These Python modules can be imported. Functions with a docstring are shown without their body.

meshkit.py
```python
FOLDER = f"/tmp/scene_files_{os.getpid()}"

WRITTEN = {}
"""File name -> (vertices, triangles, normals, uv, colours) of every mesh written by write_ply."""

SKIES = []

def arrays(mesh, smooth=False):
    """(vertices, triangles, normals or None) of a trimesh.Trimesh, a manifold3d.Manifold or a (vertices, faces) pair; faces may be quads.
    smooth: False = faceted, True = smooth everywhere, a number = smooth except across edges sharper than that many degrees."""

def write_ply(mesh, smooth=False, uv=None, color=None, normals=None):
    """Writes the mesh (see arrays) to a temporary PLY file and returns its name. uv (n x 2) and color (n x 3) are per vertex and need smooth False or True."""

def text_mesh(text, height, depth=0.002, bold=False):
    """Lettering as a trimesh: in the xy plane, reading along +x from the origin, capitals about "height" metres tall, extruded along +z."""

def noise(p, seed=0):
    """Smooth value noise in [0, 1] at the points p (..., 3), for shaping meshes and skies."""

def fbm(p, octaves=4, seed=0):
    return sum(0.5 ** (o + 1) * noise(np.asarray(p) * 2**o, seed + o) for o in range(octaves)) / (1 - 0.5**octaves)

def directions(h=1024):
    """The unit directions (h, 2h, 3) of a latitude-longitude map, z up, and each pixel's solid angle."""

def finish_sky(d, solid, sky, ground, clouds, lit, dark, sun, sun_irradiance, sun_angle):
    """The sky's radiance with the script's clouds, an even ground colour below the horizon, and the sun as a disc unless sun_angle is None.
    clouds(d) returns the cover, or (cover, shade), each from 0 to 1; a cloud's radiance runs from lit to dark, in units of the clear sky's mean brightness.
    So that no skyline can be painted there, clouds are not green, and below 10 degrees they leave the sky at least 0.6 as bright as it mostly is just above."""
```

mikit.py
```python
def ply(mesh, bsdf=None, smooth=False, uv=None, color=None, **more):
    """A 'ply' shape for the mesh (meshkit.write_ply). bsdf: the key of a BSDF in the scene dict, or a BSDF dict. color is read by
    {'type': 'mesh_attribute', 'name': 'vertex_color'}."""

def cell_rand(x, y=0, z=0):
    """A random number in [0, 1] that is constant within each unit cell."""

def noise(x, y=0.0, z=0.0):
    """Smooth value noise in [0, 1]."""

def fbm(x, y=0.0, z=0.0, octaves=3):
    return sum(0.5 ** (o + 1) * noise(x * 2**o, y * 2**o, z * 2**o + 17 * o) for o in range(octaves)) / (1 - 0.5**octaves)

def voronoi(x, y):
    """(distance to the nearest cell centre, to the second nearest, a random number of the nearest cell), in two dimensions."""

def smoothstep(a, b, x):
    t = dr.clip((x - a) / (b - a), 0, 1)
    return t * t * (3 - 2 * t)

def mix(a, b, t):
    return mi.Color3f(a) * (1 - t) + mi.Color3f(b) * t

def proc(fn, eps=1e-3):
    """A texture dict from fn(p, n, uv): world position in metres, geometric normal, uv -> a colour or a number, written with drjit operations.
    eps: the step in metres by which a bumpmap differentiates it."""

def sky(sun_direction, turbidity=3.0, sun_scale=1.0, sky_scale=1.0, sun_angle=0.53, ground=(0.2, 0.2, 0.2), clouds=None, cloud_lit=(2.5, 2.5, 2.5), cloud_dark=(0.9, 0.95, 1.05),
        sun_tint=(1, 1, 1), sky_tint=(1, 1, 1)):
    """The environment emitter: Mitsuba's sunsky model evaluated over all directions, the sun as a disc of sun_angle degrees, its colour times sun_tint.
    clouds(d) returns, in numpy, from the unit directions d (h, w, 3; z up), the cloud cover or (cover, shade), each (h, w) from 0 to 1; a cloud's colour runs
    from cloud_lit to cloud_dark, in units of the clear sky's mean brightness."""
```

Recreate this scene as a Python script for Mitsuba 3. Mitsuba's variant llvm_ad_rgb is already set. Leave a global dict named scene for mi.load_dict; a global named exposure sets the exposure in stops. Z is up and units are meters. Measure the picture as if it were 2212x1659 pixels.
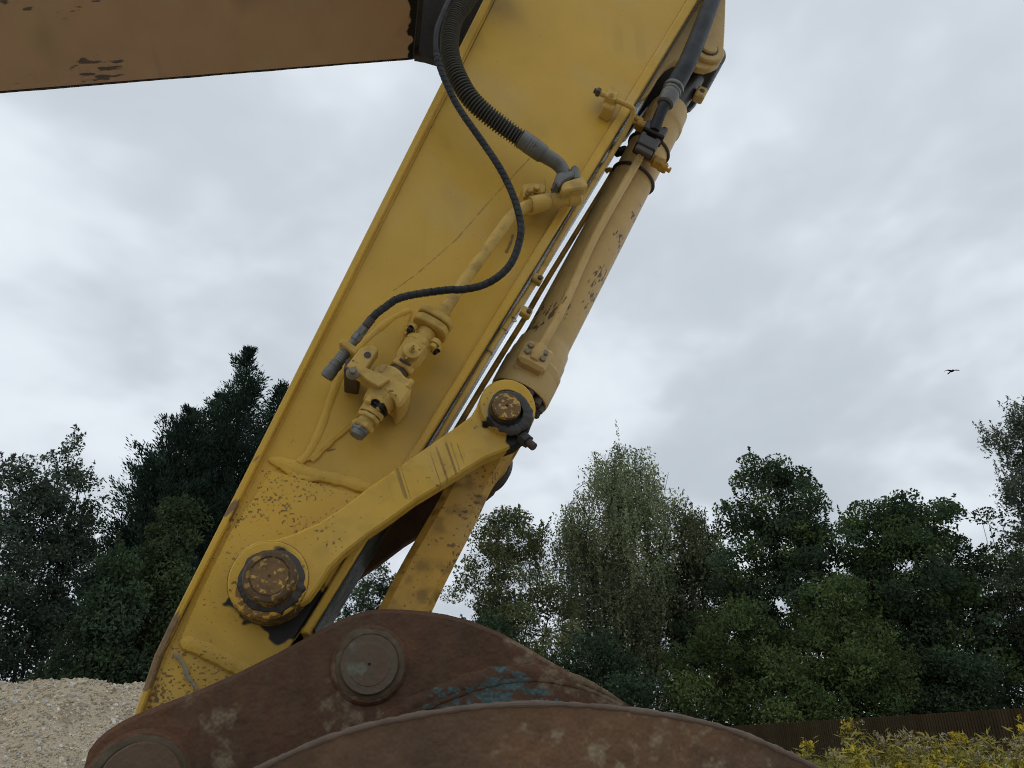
import math
import random
import drjit as dr
import manifold3d as m3
import mitsuba as mi
import numpy as np
import trimesh
import meshkit
import mikit
from mikit import fbm, mix, noise, proc, smoothstep

T = mi.ScalarTransform4f
scene, labels = {}, {}

# ------------------------------------------------------------------ camera, sky, exposure
exposure = 2.5
EYE = np.array([0.0, 0.0, 1.5])
PITCH, YAW = math.radians(25.1), math.radians(10.8)
FL, PW, PH = 1640.0, 2212.0, 1659.0
FWD = np.array([math.sin(YAW) * math.cos(PITCH), math.cos(YAW) * math.cos(PITCH), math.sin(PITCH)])
RGT = np.array([math.cos(YAW), -math.sin(YAW), 0.0])
UPV = np.cross(RGT, FWD)
scene['camera'] = {'type': 'perspective', 'fov': math.degrees(2 * math.atan(PW / 2 / FL)), 'fov_axis': 'x', 'near_clip': 0.05, 'far_clip': 3000.0,
                   'to_world': T().look_at(origin=EYE.tolist(), target=(EYE + FWD).tolist(), up=[0, 0, 1])}


def cloud_cover(d):
    el = np.clip(d[..., 2], 0, 1)
    q = np.stack([d[..., 0] / (el + 0.35), d[..., 1] / (el + 0.35), np.full(el.shape, 0.3)], -1)
    big = meshkit.fbm(q * 1.7 + 4.2, 3, 11)
    mid = meshkit.fbm(q * 4.2 + np.stack([big, big, 0 * big], -1) * 1.2, 5, 23)
    t = 0.40 * big + 0.60 * mid
    wave = np.tanh((t - 0.5) * 11.0)
    light = 0.46 + 0.24 * el + 0.28 * wave
    return np.ones_like(el), np.clip(1 - light, 0, 1)


scene['sky'] = mikit.sky([-0.42, -0.30, 0.86], turbidity=3, sun_scale=0.008, sun_angle=30, ground=(0.22, 0.2, 0.17), clouds=cloud_cover,
                         cloud_lit=(1.68, 1.80, 1.925), cloud_dark=(0.74, 0.845, 0.955), sun_tint=(1.0, 0.97, 0.92))


def unit(v):
    v = np.asarray(v, float)
    return v / np.maximum(np.linalg.norm(v, axis=-1, keepdims=True), 1e-12)


def P(px, py, y):
    """The point of the excavator's vertical plane at depth y that was measured at (px, py) in the photograph."""
    d = FWD + RGT * ((px - PW / 2) / FL) + UPV * ((PH / 2 - py) / FL)
    return EYE + d * (y / d[1])


def R(px, pt):
    return px * float((np.asarray(pt) - EYE) @ FWD) / FL


def Q(px, py, dist):
    d = FWD + RGT * ((px - PW / 2) / FL) + UPV * ((PH / 2 - py) / FL)
    return EYE + d * (dist / math.hypot(d[0], d[1]))


# ------------------------------------------------------------------ scene bookkeeping
COUNT = {}


def key_of(name, parent=None):
    k = name if parent is None else parent + '__' + name
    n = COUNT.get(k, 0)
    COUNT[k] = n + 1
    return k if n == 0 else '%s_%03d' % (k, n)


def put(name, mesh, mat, parent=None, smooth=30, color=None, label=None, kind=None, key=None):
    k = key or key_of(name, parent)
    scene[k] = mikit.ply(mesh, mat, smooth=smooth, color=color)
    if label:
        labels.setdefault(k, {})['label'] = label
    if kind:
        labels.setdefault(k, {})['kind'] = kind
    return k


def thing(name, label, cat, group=None):
    k = key_of(name)
    labels[k] = {'label': label, 'category': cat}
    if group:
        labels[k]['group'] = group
    return k


# ------------------------------------------------------------------ mesh helpers
def join(ms):
    vs, fs, o = [], [], 0
    for m in ms:
        v, f = (np.asarray(m.vertices), np.asarray(m.faces)) if hasattr(m, 'vertices') else m
        vs.append(v)
        fs.append(f + o)
        o += len(v)
    return trimesh.Trimesh(np.vstack(vs), np.vstack(fs), process=False)


def resample(pts, step):
    pts = np.asarray(pts, float)
    s = np.r_[0, np.cumsum(np.linalg.norm(np.diff(pts, axis=0), axis=1))]
    n = max(2, int(round(s[-1] / step)) + 1)
    t = np.linspace(0, s[-1], n)
    return np.stack([np.interp(t, s, pts[:, k]) for k in range(pts.shape[1])], 1)


def spline(pts, n=8):
    """Catmull-Rom through the points."""
    p = np.asarray(pts, float)
    p = np.vstack([2 * p[0] - p[1], p, 2 * p[-1] - p[-2]])
    out = []
    for i in range(1, len(p) - 2):
        for t in np.arange(n) / n:
            a, b, c, d = p[i - 1], p[i], p[i + 1], p[i + 2]
            out.append(0.5 * (2 * b + (c - a) * t + (2 * a - 5 * b + 4 * c - d) * t * t + (3 * b - a - 3 * c + d) * t ** 3))
    out.append(p[-2])
    return np.array(out)


def tube(pts, r, sides=14, cap=True):
    p = np.asarray(pts, float)
    r = np.broadcast_to(np.asarray(r, float), (len(p),))
    t = unit(np.gradient(p, axis=0))
    a = np.cross(t[0], [0, 1, 0] if abs(t[0][1]) < 0.9 else [1, 0, 0])
    fr = []
    for k in range(len(p)):
        a = unit(a - t[k] * (a @ t[k]))
        fr.append(a)
    a = np.array(fr)
    b = np.cross(t, a)
    ang = np.arange(sides) * 2 * math.pi / sides
    v = (p[:, None] + r[:, None, None] * (np.cos(ang)[None, :, None] * a[:, None] + np.sin(ang)[None, :, None] * b[:, None])).reshape(-1, 3)
    i, j = np.meshgrid(np.arange(len(p) - 1), np.arange(sides), indexing='ij')
    i, j = i.ravel(), j.ravel()
    q0, q1, q2, q3 = i * sides + j, i * sides + (j + 1) % sides, (i + 1) * sides + (j + 1) % sides, (i + 1) * sides + j
    f = [np.stack([q0, q1, q2], 1), np.stack([q0, q2, q3], 1)]
    if cap:
        n = len(v)
        v = np.vstack([v, p[:1], p[-1:]])
        k = np.arange(sides)
        f.append(np.stack([(k + 1) % sides, k, k * 0 + n], 1))
        e = (len(p) - 1) * sides
        f.append(np.stack([e + k, e + (k + 1) % sides, k * 0 + n + 1], 1))
    return trimesh.Trimesh(v, np.vstack(f), process=False)


def lathe(a, b, prof, sides=40, turn=0.0):
    """prof: (position 0..1 along a-b, radius); closed where a radius is 0."""
    a, b = np.asarray(a, float), np.asarray(b, float)
    z = unit(b - a)
    L = np.linalg.norm(b - a)
    x = unit(np.cross(z, [0, 1, 0] if abs(z[1]) < 0.9 else [0, 0, 1]))
    y = np.cross(z, x)
    ang = np.arange(sides) * 2 * math.pi / sides + turn
    ring = np.cos(ang)[:, None] * x + np.sin(ang)[:, None] * y
    v = np.vstack([a + z * (t * L) + ring * max(r, 1e-5) for t, r in prof])
    n = len(prof)
    i, j = np.meshgrid(np.arange(n - 1), np.arange(sides), indexing='ij')
    i, j = i.ravel(), j.ravel()
    q0, q1, q2, q3 = i * sides + j, i * sides + (j + 1) % sides, (i + 1) * sides + (j + 1) % sides, (i + 1) * sides + j
    return trimesh.Trimesh(v, np.vstack([np.stack([q0, q1, q2], 1), np.stack([q0, q2, q3], 1)]), process=False)


def disc_prof(L, r, ch):
    """A cylinder with chamfered ends as a profile over length L."""
    c = ch / L
    return [(0, 0), (0, r - ch), (c, r), (1 - c, r), (1, r - ch), (1, 0)]


def cyl(a, b, r, ch=0.002, sides=40, turn=0.0):
    return lathe(a, b, disc_prof(np.linalg.norm(np.asarray(b, float) - np.asarray(a, float)), r, ch), sides, turn)


def tri(ring):
    return m3.triangulate([np.asarray(ring, float)])


def goo(cx, cz, r_in, r_out, y, thick, seed, wob=0.35, n=90):
    """A smear of dried grease or dirt round a pin: a low, uneven ring lying on the plane at depth y, facing the camera's side."""
    t = np.arange(n) * 2 * math.pi / n
    nz = meshkit.fbm(np.stack([np.cos(t) * 2.6 + seed, np.sin(t) * 2.6, np.full(n, seed * 0.7)], 1), 4, seed) - 0.5
    n2 = meshkit.fbm(np.stack([np.cos(t) * 5 + seed, np.sin(t) * 5, np.full(n, seed * 1.7)], 1), 4, seed + 9) - 0.5
    ro = r_in + (r_out - r_in) * np.clip(1 + 2.2 * wob * nz + wob * n2, 0.25, 2.0)
    rows = []
    for w, hgt in ((0.0, 0.6), (0.18, 1.0), (0.55, 0.75), (0.85, 0.45), (1.0, -0.3)):
        r = r_in + (ro - r_in) * w
        rows.append(np.stack([cx + r * np.cos(t), y - thick * hgt * (1 + 1.2 * n2), cz + r * np.sin(t)], 1))
    i = np.arange(n)
    f = []
    for k in range(4):
        a, b = k * n + i, k * n + (i + 1) % n
        f += [np.stack([a, b, b + n], 1), np.stack([a, b + n, a + n], 1)]
    return trimesh.Trimesh(np.vstack(rows), np.vstack(f), process=False)


def plate(outline, y0, y1, ch=0.004, close=True):
    """A plate in the plane of the arm: outline of (x, z) points, front at y0, back at y1, edges chamfered by ch."""
    p = np.asarray(outline, float)
    area = 0.5 * np.sum(p[:, 0] * np.roll(p[:, 1], -1) - np.roll(p[:, 0], -1) * p[:, 1])
    if area < 0:
        p = p[::-1]
    e = unit(np.roll(p, -1, 0) - p)
    nrm = np.stack([-e[:, 1], e[:, 0]], 1)
    nv = unit(nrm + np.roll(nrm, 1, 0))
    k = 1 / np.clip(np.sum(nv * nrm, 1), 0.5, 1)
    ins = p + nv * (ch * k)[:, None]
    n = len(p)

    def at(q, y):
        return np.stack([q[:, 0], np.full(n, y), q[:, 1]], 1)

    v = np.vstack([at(ins, y0), at(p, y0 + ch), at(p, y1 - ch), at(ins, y1)])
    f = []
    idx = np.arange(n)
    for r in range(3):
        a, b = r * n + idx, r * n + (idx + 1) % n
        c, d = (r + 1) * n + (idx + 1) % n, (r + 1) * n + idx
        f += [np.stack([a, b, c], 1), np.stack([a, c, d], 1)]
    t = tri(ins)
    f += [t, t[:, ::-1] + 3 * n]
    m = trimesh.Trimesh(v, np.vstack(f), process=False)
    if m.volume < 0:
        m.faces = m.faces[:, ::-1]
    return m


def pxpoly(pts, y):
    return np.array([[q[0], q[2]] for q in (P(a, b, y) for a, b in pts)])


def chaikin(p, it=2):
    p = np.asarray(p, float)
    for _ in range(it):
        q = np.roll(p, -1, 0)
        p = np.stack([0.75 * p + 0.25 * q, 0.25 * p + 0.75 * q], 1).reshape(-1, 2)
    return p


def block(center, ax, ay, az, hx, hy, hz, ch=0.003):
    """A chamfered box with half sizes hx, hy, hz along the three axes."""
    ax, ay, az = unit(ax), unit(ay), unit(az)
    ch = min(ch, 0.45 * min(hx, hy, hz))
    pts = []
    for sx in (-1, 1):
        for sy in (-1, 1):
            for sz in (-1, 1):
                for k in range(3):
                    q = np.array([sx * hx, sy * hy, sz * hz])
                    q -= np.array([sx, sy, sz]) * ch
                    q[k] += [sx, sy, sz][k] * ch
                    pts.append(q)
    pts = np.array(pts)
    h = trimesh.convex.convex_hull(pts)
    v = np.asarray(h.vertices)
    return trimesh.Trimesh(np.asarray(center) + v[:, :1] * ax + v[:, 1:2] * ay + v[:, 2:] * az, h.faces, process=False)


def bead(pts, r, seed, sides=10, step=0.008, lump=0.3, flat=0.55, taper=0.0):
    """A hand-laid weld: a tube of uneven thickness, flattened towards the plate it lies on."""
    p = resample(pts, step)
    n = meshkit.fbm(np.stack([np.arange(len(p)) * 0.35, np.full(len(p), seed * 3.7), np.zeros(len(p))], 1), 3, seed)
    k = np.arange(len(p))
    m = tube(p, r * (1 + lump * 2 * (n - 0.5)) * np.clip(np.minimum(k + 1, len(p) - k) * step / max(taper, step), 0.12, 1), sides)
    v = np.asarray(m.vertices)
    base = np.r_[np.repeat(p[:, 1], sides), p[0, 1], p[-1, 1]]
    v[:, 1] = base + (v[:, 1] - base) * flat
    return trimesh.Trimesh(v, m.faces, process=False)


# ------------------------------------------------------------------ materials
def blobs(p, spots):
    """Sum of soft discs in the plane of the arm; spots: (x, z, radius, strength)."""
    s = mi.Float(0)
    wx = 1.1 * (fbm(p.x * 17 + 7.7, p.y * 17, p.z * 17, 3) - 0.5)
    wz = 1.1 * (fbm(p.x * 17 - 3.1, p.y * 17, p.z * 17 + 9.2, 3) - 0.5)
    for x, z, r, k in spots:
        s = dr.maximum(s, k * dr.exp(-dr.square((dr.square((p.x - x) / r + wx) + dr.square((p.z - z) / r + wz)))))
    return s


def spot(px, py, y, r_px, k):
    q = P(px, py, y)
    return (q[0], q[2], R(r_px, q), k)


def paint_fn(base, dust, chips=(), grease=(), chip_scale=170.0, chip_bias=0.0, rust=(0.125, 0.058, 0.030), scratch=None, fade=0.5, stretch=None, lines=(), soot=(), grime=0.0):
    def fn(p, n, uv):
        a = fbm(p.x * 1.9 + 3.1, p.y * 1.9, p.z * 1.9, 3)
        b = fbm(p.x * 9 + 1.7, p.y * 9, p.z * 6, 3)
        c = mix(base, dust, dr.clip(smoothstep(0.3, 0.75, a) * fade + (b - 0.5) * 0.5, 0, 1))
        c = c * (0.90 + 0.2 * b)
        streak = noise(p.x * 42 + p.y * 42, p.y * 9, p.z * 2.6)
        c = c * (1 - 0.10 * smoothstep(0.6, 0.95, streak) * smoothstep(0.4, 0.7, a))
        smudge = smoothstep(0.60, 0.80, fbm(p.x * 4.5 + 9, p.y * 4.5, p.z * 2.8 + p.x * 2.0, 3))
        c = mix(c, mi.Color3f(*[0.45 * v for v in dust]), 0.34 * smudge)
        pale = smoothstep(0.58, 0.78, fbm(p.x * 6.5 - 4, p.y * 6.5, p.z * 3.0 + p.x * 1.5, 3))
        c = mix(c, mi.Color3f(0.46, 0.37, 0.20), 0.22 * pale)
        if grime:
            gr = smoothstep(0.45, 0.75, fbm(p.x * 24, p.y * 24, p.z * 24, 3))
            c = mix(c, mi.Color3f(0.085, 0.055, 0.022), grime * gr)
        for x, z, r, k in soot:
            d2 = (dr.square(p.x - x) + dr.square(p.z - z)) / (r * r)
            c = mix(c, mi.Color3f(0.10, 0.075, 0.045), dr.clip(k * dr.exp(-d2) * (0.35 + 1.3 * b), 0, 0.85))
        for x0, z0, x1, z1, wd, k in lines:
            ll = (x1 - x0) ** 2 + (z1 - z0) ** 2
            tt = dr.clip(((p.x - x0) * (x1 - x0) + (p.z - z0) * (z1 - z0)) / ll, 0, 1)
            d1 = dr.sqrt(dr.square(p.x - x0 - tt * (x1 - x0)) + dr.square(p.z - z0 - tt * (z1 - z0))) + 0.004 * (noise(p.x * 60, p.y * 60, p.z * 60) - 0.5)
            c = mix(c, mi.Color3f(0.16, 0.095, 0.03), k * (1 - smoothstep(0.3 * wd, wd, d1)))
        zone = blobs(p, chips) * (0.45 + 0.75 * smoothstep(0.36, 0.62, fbm(p.x * 11 + 2, p.y * 11, p.z * 11, 3)))
        if stretch is None:
            v = fbm(p.x * chip_scale, p.y * chip_scale, p.z * chip_scale * 0.8, 3)
        else:
            v = fbm((p.x * stretch[0] + p.z * stretch[1]) * chip_scale * stretch[2], p.y * chip_scale, (p.z * stretch[0] - p.x * stretch[1]) * chip_scale, 3)
        v = v + 0.46 * zone + chip_bias
        chip = 0.82 * smoothstep(0.84, 0.91, v)
        edge = smoothstep(0.81, 0.86, v)
        c = mix(c, mi.Color3f(*rust) * (0.6 + 0.9 * noise(p.x * 110, p.y * 110, p.z * 110)), chip)
        c = c * (1 - 0.18 * (edge - chip))
        if scratch is not None:
            dx, dz, band = scratch
            u, w = p.x * dx + p.z * dz, -p.x * dz + p.z * dx
            g = smoothstep(0.56, 0.70, noise(w * 230 + noise(u * 9, w * 5) * 2.5, u * 4.0, 0.5)) * smoothstep(0.3, 0.6, blobs(p, band))
            c = mix(c, mi.Color3f(0.10, 0.062, 0.025), dr.clip(0.62 * g, 0, 1))
        if grease:  # real grease, except the valve spots, which also carry painted shade
            w = fbm(p.x * 26, p.y * 26, p.z * 26, 3)
            g = smoothstep(0.46, 0.60, blobs(p, grease) * 0.8 + (w - 0.5) * 0.55)
            c = mix(c, mi.Color3f(0.010, 0.009, 0.007), g)
        return c
    return fn


def rust_fn(base, warm, pale, spots=(), pale_spots=(), teal=(), warm_bias=0.0):
    def fn(p, n, uv):
        a = fbm(p.x * 3.1 + 5, p.y * 3.1, p.z * 3.1, 4)
        b = fbm(p.x * 22, p.y * 22, p.z * 15, 3)
        g = noise(p.x * 170, p.y * 170, p.z * 170)
        w = dr.clip(smoothstep(0.32, 0.72, a) * 0.6 + blobs(p, spots) + warm_bias + (b - 0.5) * 0.5, 0, 1)
        c = mix(base, warm, w) * (0.72 + 0.3 * g + 0.3 * b)
        st = smoothstep(0.55, 0.8, noise(p.x * 75, p.y * 75, p.z * 9)) * smoothstep(0.4, 0.6, a)
        c = mix(c, mi.Color3f(*pale) * 0.45, 0.25 * st)
        s = smoothstep(0.42, 0.80, blobs(p, pale_spots) * 0.70 + (fbm(p.x * 50, p.y * 50, p.z * 38, 3) - 0.5) * 1.0 + (a - 0.5) * 0.5)
        c = mix(c, mi.Color3f(*pale) * (0.6 + 0.6 * g), 0.75 * s)
        if teal:
            t = smoothstep(0.48, 0.68, blobs(p, teal) * 0.58 + (fbm(p.x * 60, p.y * 50, p.z * 75, 3) - 0.5) * 0.9)
            c = mix(c, mi.Color3f(0.070, 0.120, 0.122) * (0.5 + 0.8 * g), 0.85 * t)
        return c
    return fn


def bumped(inner, fn, scale, eps=1e-3):
    if inner['type'] == 'twosided':
        inner = inner['bsdf']
    return {'type': 'twosided', 'bsdf': {'type': 'bumpmap', 'scale': float(scale), 'height': proc(lambda p, n, uv: fn(p), eps), 'nested': inner}}


def principled(fn, rough=0.5, spec=0.25, metal=0.0, **kw):
    inner = {'type': 'principled', 'base_color': proc(fn) if callable(fn) else {'type': 'rgb', 'value': list(fn)}, 'roughness': rough, 'specular': spec, 'metallic': metal, **kw}
    return {'type': 'twosided', 'bsdf': inner}


YEL, DUST = (0.54, 0.325, 0.042), (0.49, 0.322, 0.078)
YF = 2.20     # depth of the stick's near face



def pline(pts, y, w_px, k):
    out = []
    for a_, b_ in zip(pts[:-1], pts[1:]):
        q0_, q1_ = P(*a_, y), P(*b_, y)
        out.append((q0_[0], q0_[2], q1_[0], q1_[2], R(w_px, q0_), k))
    return out


LINES = pline([(1143, 343), (1060, 432), (985, 518), (900, 592), (850, 628)], YF, 1.8, 0.55) + pline([(708, 974), (724, 970)], YF, 2.2, 0.9) + pline([(622, 966), (634, 950)], YF, 1.8, 0.7) \
    + pline([(1094, 545), (1104, 522), (1108, 508)], YF, 4.5, 0.9) + pline([(850, 1046), (862, 1038)], YF, 2, 0.8)
scene['stick_paint'] = bumped(principled(paint_fn(
    YEL, DUST,
    chips=[spot(760, 1120, YF, 75, 0.62), spot(640, 1130, YF, 60, 0.40), spot(520, 1180, YF, 70, 0.55), spot(610, 1110, YF, 120, 0.42), spot(480, 1300, YF, 60, 0.35),
           spot(400, 1480, YF, 110, 0.40), spot(330, 1500, YF, 60, 0.7), spot(1045, 525, YF, 10, 0.6)],
    lines=LINES, soot=[spot(1312, 236, YF, 30, 0.55), spot(905, 880, YF, 62, 0.42), spot(960, 800, YF, 46, 0.30), spot(1180, 470, YF, 60, 0.35), spot(1100, 500, YF, 40, 0.25), spot(1085, 28, YF, 46, 0.42), spot(700, 1010, YF, 50, 0.2),
          spot(540, 1230, YF, 40, 0.3), spot(800, 870, YF, 40, 0.4)],
    grease=[spot(592, 1290, YF, 100, 1.0), spot(610, 1335, YF, 66, 1.0), spot(668, 1300, YF, 62, 1.0)]), 0.42),
    lambda p: fbm(p.x * 5, p.y * 5, p.z * 4, 2) * 0.7 + 0.02 * noise(p.x * 150, p.y * 150, p.z * 150), 0.006, 4e-3)
scene['edge_paint'] = principled(paint_fn(
    YEL, DUST, chip_scale=70.0, chip_bias=0.01,
    chips=[spot(560, 985, YF, 70, 0.55), spot(500, 1110, YF, 90, 0.62), spot(440, 1230, YF, 90, 0.72), spot(375, 1350, YF, 90, 0.85), spot(330, 1450, YF, 70, 0.9),
           spot(640, 820, YF, 60, 0.38)], rust=(0.13, 0.082, 0.06), stretch=(0.49, 0.87, 0.22)), 0.5)
scene['link_paint'] = principled(paint_fn(
    YEL, DUST,
    grime=0.12, chip_scale=120.0,
    chips=[spot(700, 1160, 2.1, 60, 0.36), spot(560, 1200, 2.1, 80, 0.42), spot(560, 1325, 2.07, 60, 0.85), spot(520, 1270, 2.07, 30, 0.8), spot(960, 1040, 2.1, 60, 0.26), spot(760, 1130, 2.1, 90, 0.28), spot(1094, 884, 2.06, 70, 0.45)],
    grease=[spot(584, 1254, 2.07, 74, 1.0), spot(595, 1275, 2.07, 66, 1.0), spot(1106, 900, 2.06, 54, 1.0), spot(1098, 890, 2.06, 52, 1.0), spot(1124, 955, 2.08, 40, 1.0), spot(1130, 920, 2.06, 30, 1.0)],
    scratch=(0.34, -0.94, [spot(905, 1025, 2.09, 60, 1.0), spot(962, 992, 2.09, 40, 0.9), spot(860, 1050, 2.09, 36, 1.0)])), 0.45)
scene['bar_paint'] = principled(paint_fn(
    (0.48, 0.27, 0.042), (0.38, 0.24, 0.075), chip_scale=120.0, chip_bias=0.07, grime=0.55,
    chips=[spot(965, 1280, 2.25, 70, 0.42), spot(1000, 1200, 2.25, 60, 0.36), spot(1040, 1110, 2.25, 60, 0.38), spot(1070, 1040, 2.25, 60, 0.36), spot(900, 1250, 2.25, 80, 0.22), spot(960, 1150, 2.25, 80, 0.14)],
    rust=(0.11, 0.055, 0.03)), 0.55)
scene['pin_paint'] = principled(paint_fn(
    (0.48, 0.30, 0.06), (0.38, 0.25, 0.085), chip_scale=115.0, chip_bias=0.46, grime=0.5, rust=(0.085, 0.042, 0.026),
    chips=[spot(585, 1246, 2.05, 40, 0.20)]), 0.5)
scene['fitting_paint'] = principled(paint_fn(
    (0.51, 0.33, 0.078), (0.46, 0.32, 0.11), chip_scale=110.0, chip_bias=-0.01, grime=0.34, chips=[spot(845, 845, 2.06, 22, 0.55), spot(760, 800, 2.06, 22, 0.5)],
    grease=[spot(812, 872, 2.06, 15, 0.9), spot(828, 882, 2.06, 14, 0.9), spot(887, 714, 2.07, 11, 0.85), spot(946, 750, 2.07, 12, 0.85), spot(872, 804, 2.08, 12, 0.8), spot(1209, 410, 2.05, 10, 0.6)]), 0.42)  # spots at bolts and recesses: black grease plus shade painted into the colour
scene['cylinder_paint'] = principled(paint_fn(
    (0.53, 0.355, 0.13), (0.48, 0.335, 0.16), chip_scale=120.0, chip_bias=-0.01, stretch=(0.49, 0.87, 0.36), grime=0.06, rust=(0.05, 0.018, 0.016),
    chips=[spot(1385, 450, 2.36, 22, 0.55), spot(1372, 480, 2.36, 20, 0.6), spot(1345, 530, 2.36, 24, 0.62), spot(1322, 570, 2.36, 24, 0.66), spot(1300, 606, 2.36, 26, 0.85), spot(1282, 640, 2.36, 26, 0.7), spot(1262, 680, 2.35, 34, 0.6),
           spot(1190, 675, 2.33, 40, 0.62), spot(1160, 705, 2.33, 30, 0.62), spot(1235, 640, 2.33, 30, 0.45)]), 0.42)


def U(px, py):
    """The measured point on the boom's underside."""
    a_, b_ = P(0, 198, 2.69), P(893, 125, 2.69)
    n_ = np.cross(b_ - a_, [0, 1.0, 0])
    d = FWD + RGT * ((px - PW / 2) / FL) + UPV * ((PH / 2 - py) / FL)
    return EYE + d * (((a_ - EYE) @ n_) / (d @ n_))


def uspot(px, py, r_px, k):
    q = U(px, py)
    return (q[0], q[1], R(r_px, q), k)


def flat_boom(inner):
    return lambda p, n, uv: inner(mi.Point3f(p.x, p.z, p.y), n, uv)


scene['boom_paint'] = principled(flat_boom(paint_fn(
    (0.47, 0.30, 0.18), (0.43, 0.285, 0.19), chip_scale=52.0, chip_bias=-0.06, stretch=(1.0, 0.0, 0.16), rust=(0.05, 0.045, 0.05),
    chips=[uspot(205, 152, 40, 0.78), uspot(250, 146, 34, 0.78), uspot(170, 158, 26, 0.6), uspot(40, 8, 60, 0.7), uspot(120, 6, 60, 0.7), uspot(225, 0, 40, 0.6), uspot(60, 190, 40, 0.3)],
    grease=[uspot(903 - 0.02 * k_, k_, 22, 1.0) for k_ in range(-40, 130, 9)])), 0.5)
scene['rusty_or_shaded_steel'] = bumped(principled(rust_fn(  # bucket rust; its dark tone is also painted shade on the far guide link
    (0.056, 0.037, 0.026), (0.105, 0.053, 0.030), (0.20, 0.155, 0.100),
    spots=[spot(270, 1630, 2.08, 120, 0.75), spot(1200, 1480, 2.08, 100, 0.35), spot(870, 1400, 2.08, 30, 0.5)],
    pale_spots=[spot(470, 1560, 2.08, 46, 0.72), spot(490, 1650, 2.08, 46, 0.85), spot(400, 1500, 2.08, 40, 0.55), spot(740, 1530, 2.08, 60, 0.72), spot(800, 1530, 2.08, 60, 0.5),
                spot(730, 1450, 2.08, 40, 0.5), spot(1130, 1400, 2.08, 46, 0.8), spot(1190, 1440, 2.08, 60, 0.85), spot(1250, 1468, 2.08, 50, 0.9), spot(1310, 1500, 2.08, 50, 1.0)],
    teal=[spot(1075, 1500, 2.08, 74, 1.12), spot(965, 1520, 2.08, 76, 0.86), spot(1165, 1505, 2.08, 60, 0.95), spot(1030, 1500, 2.08, 60, 1.0)]), 0.75, 0.14),
    lambda p: fbm(p.x * 55, p.y * 55, p.z * 55, 3) + 0.3 * fbm(p.x * 10, p.y * 10, p.z * 10, 2), 0.0045, 2e-3)
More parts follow.
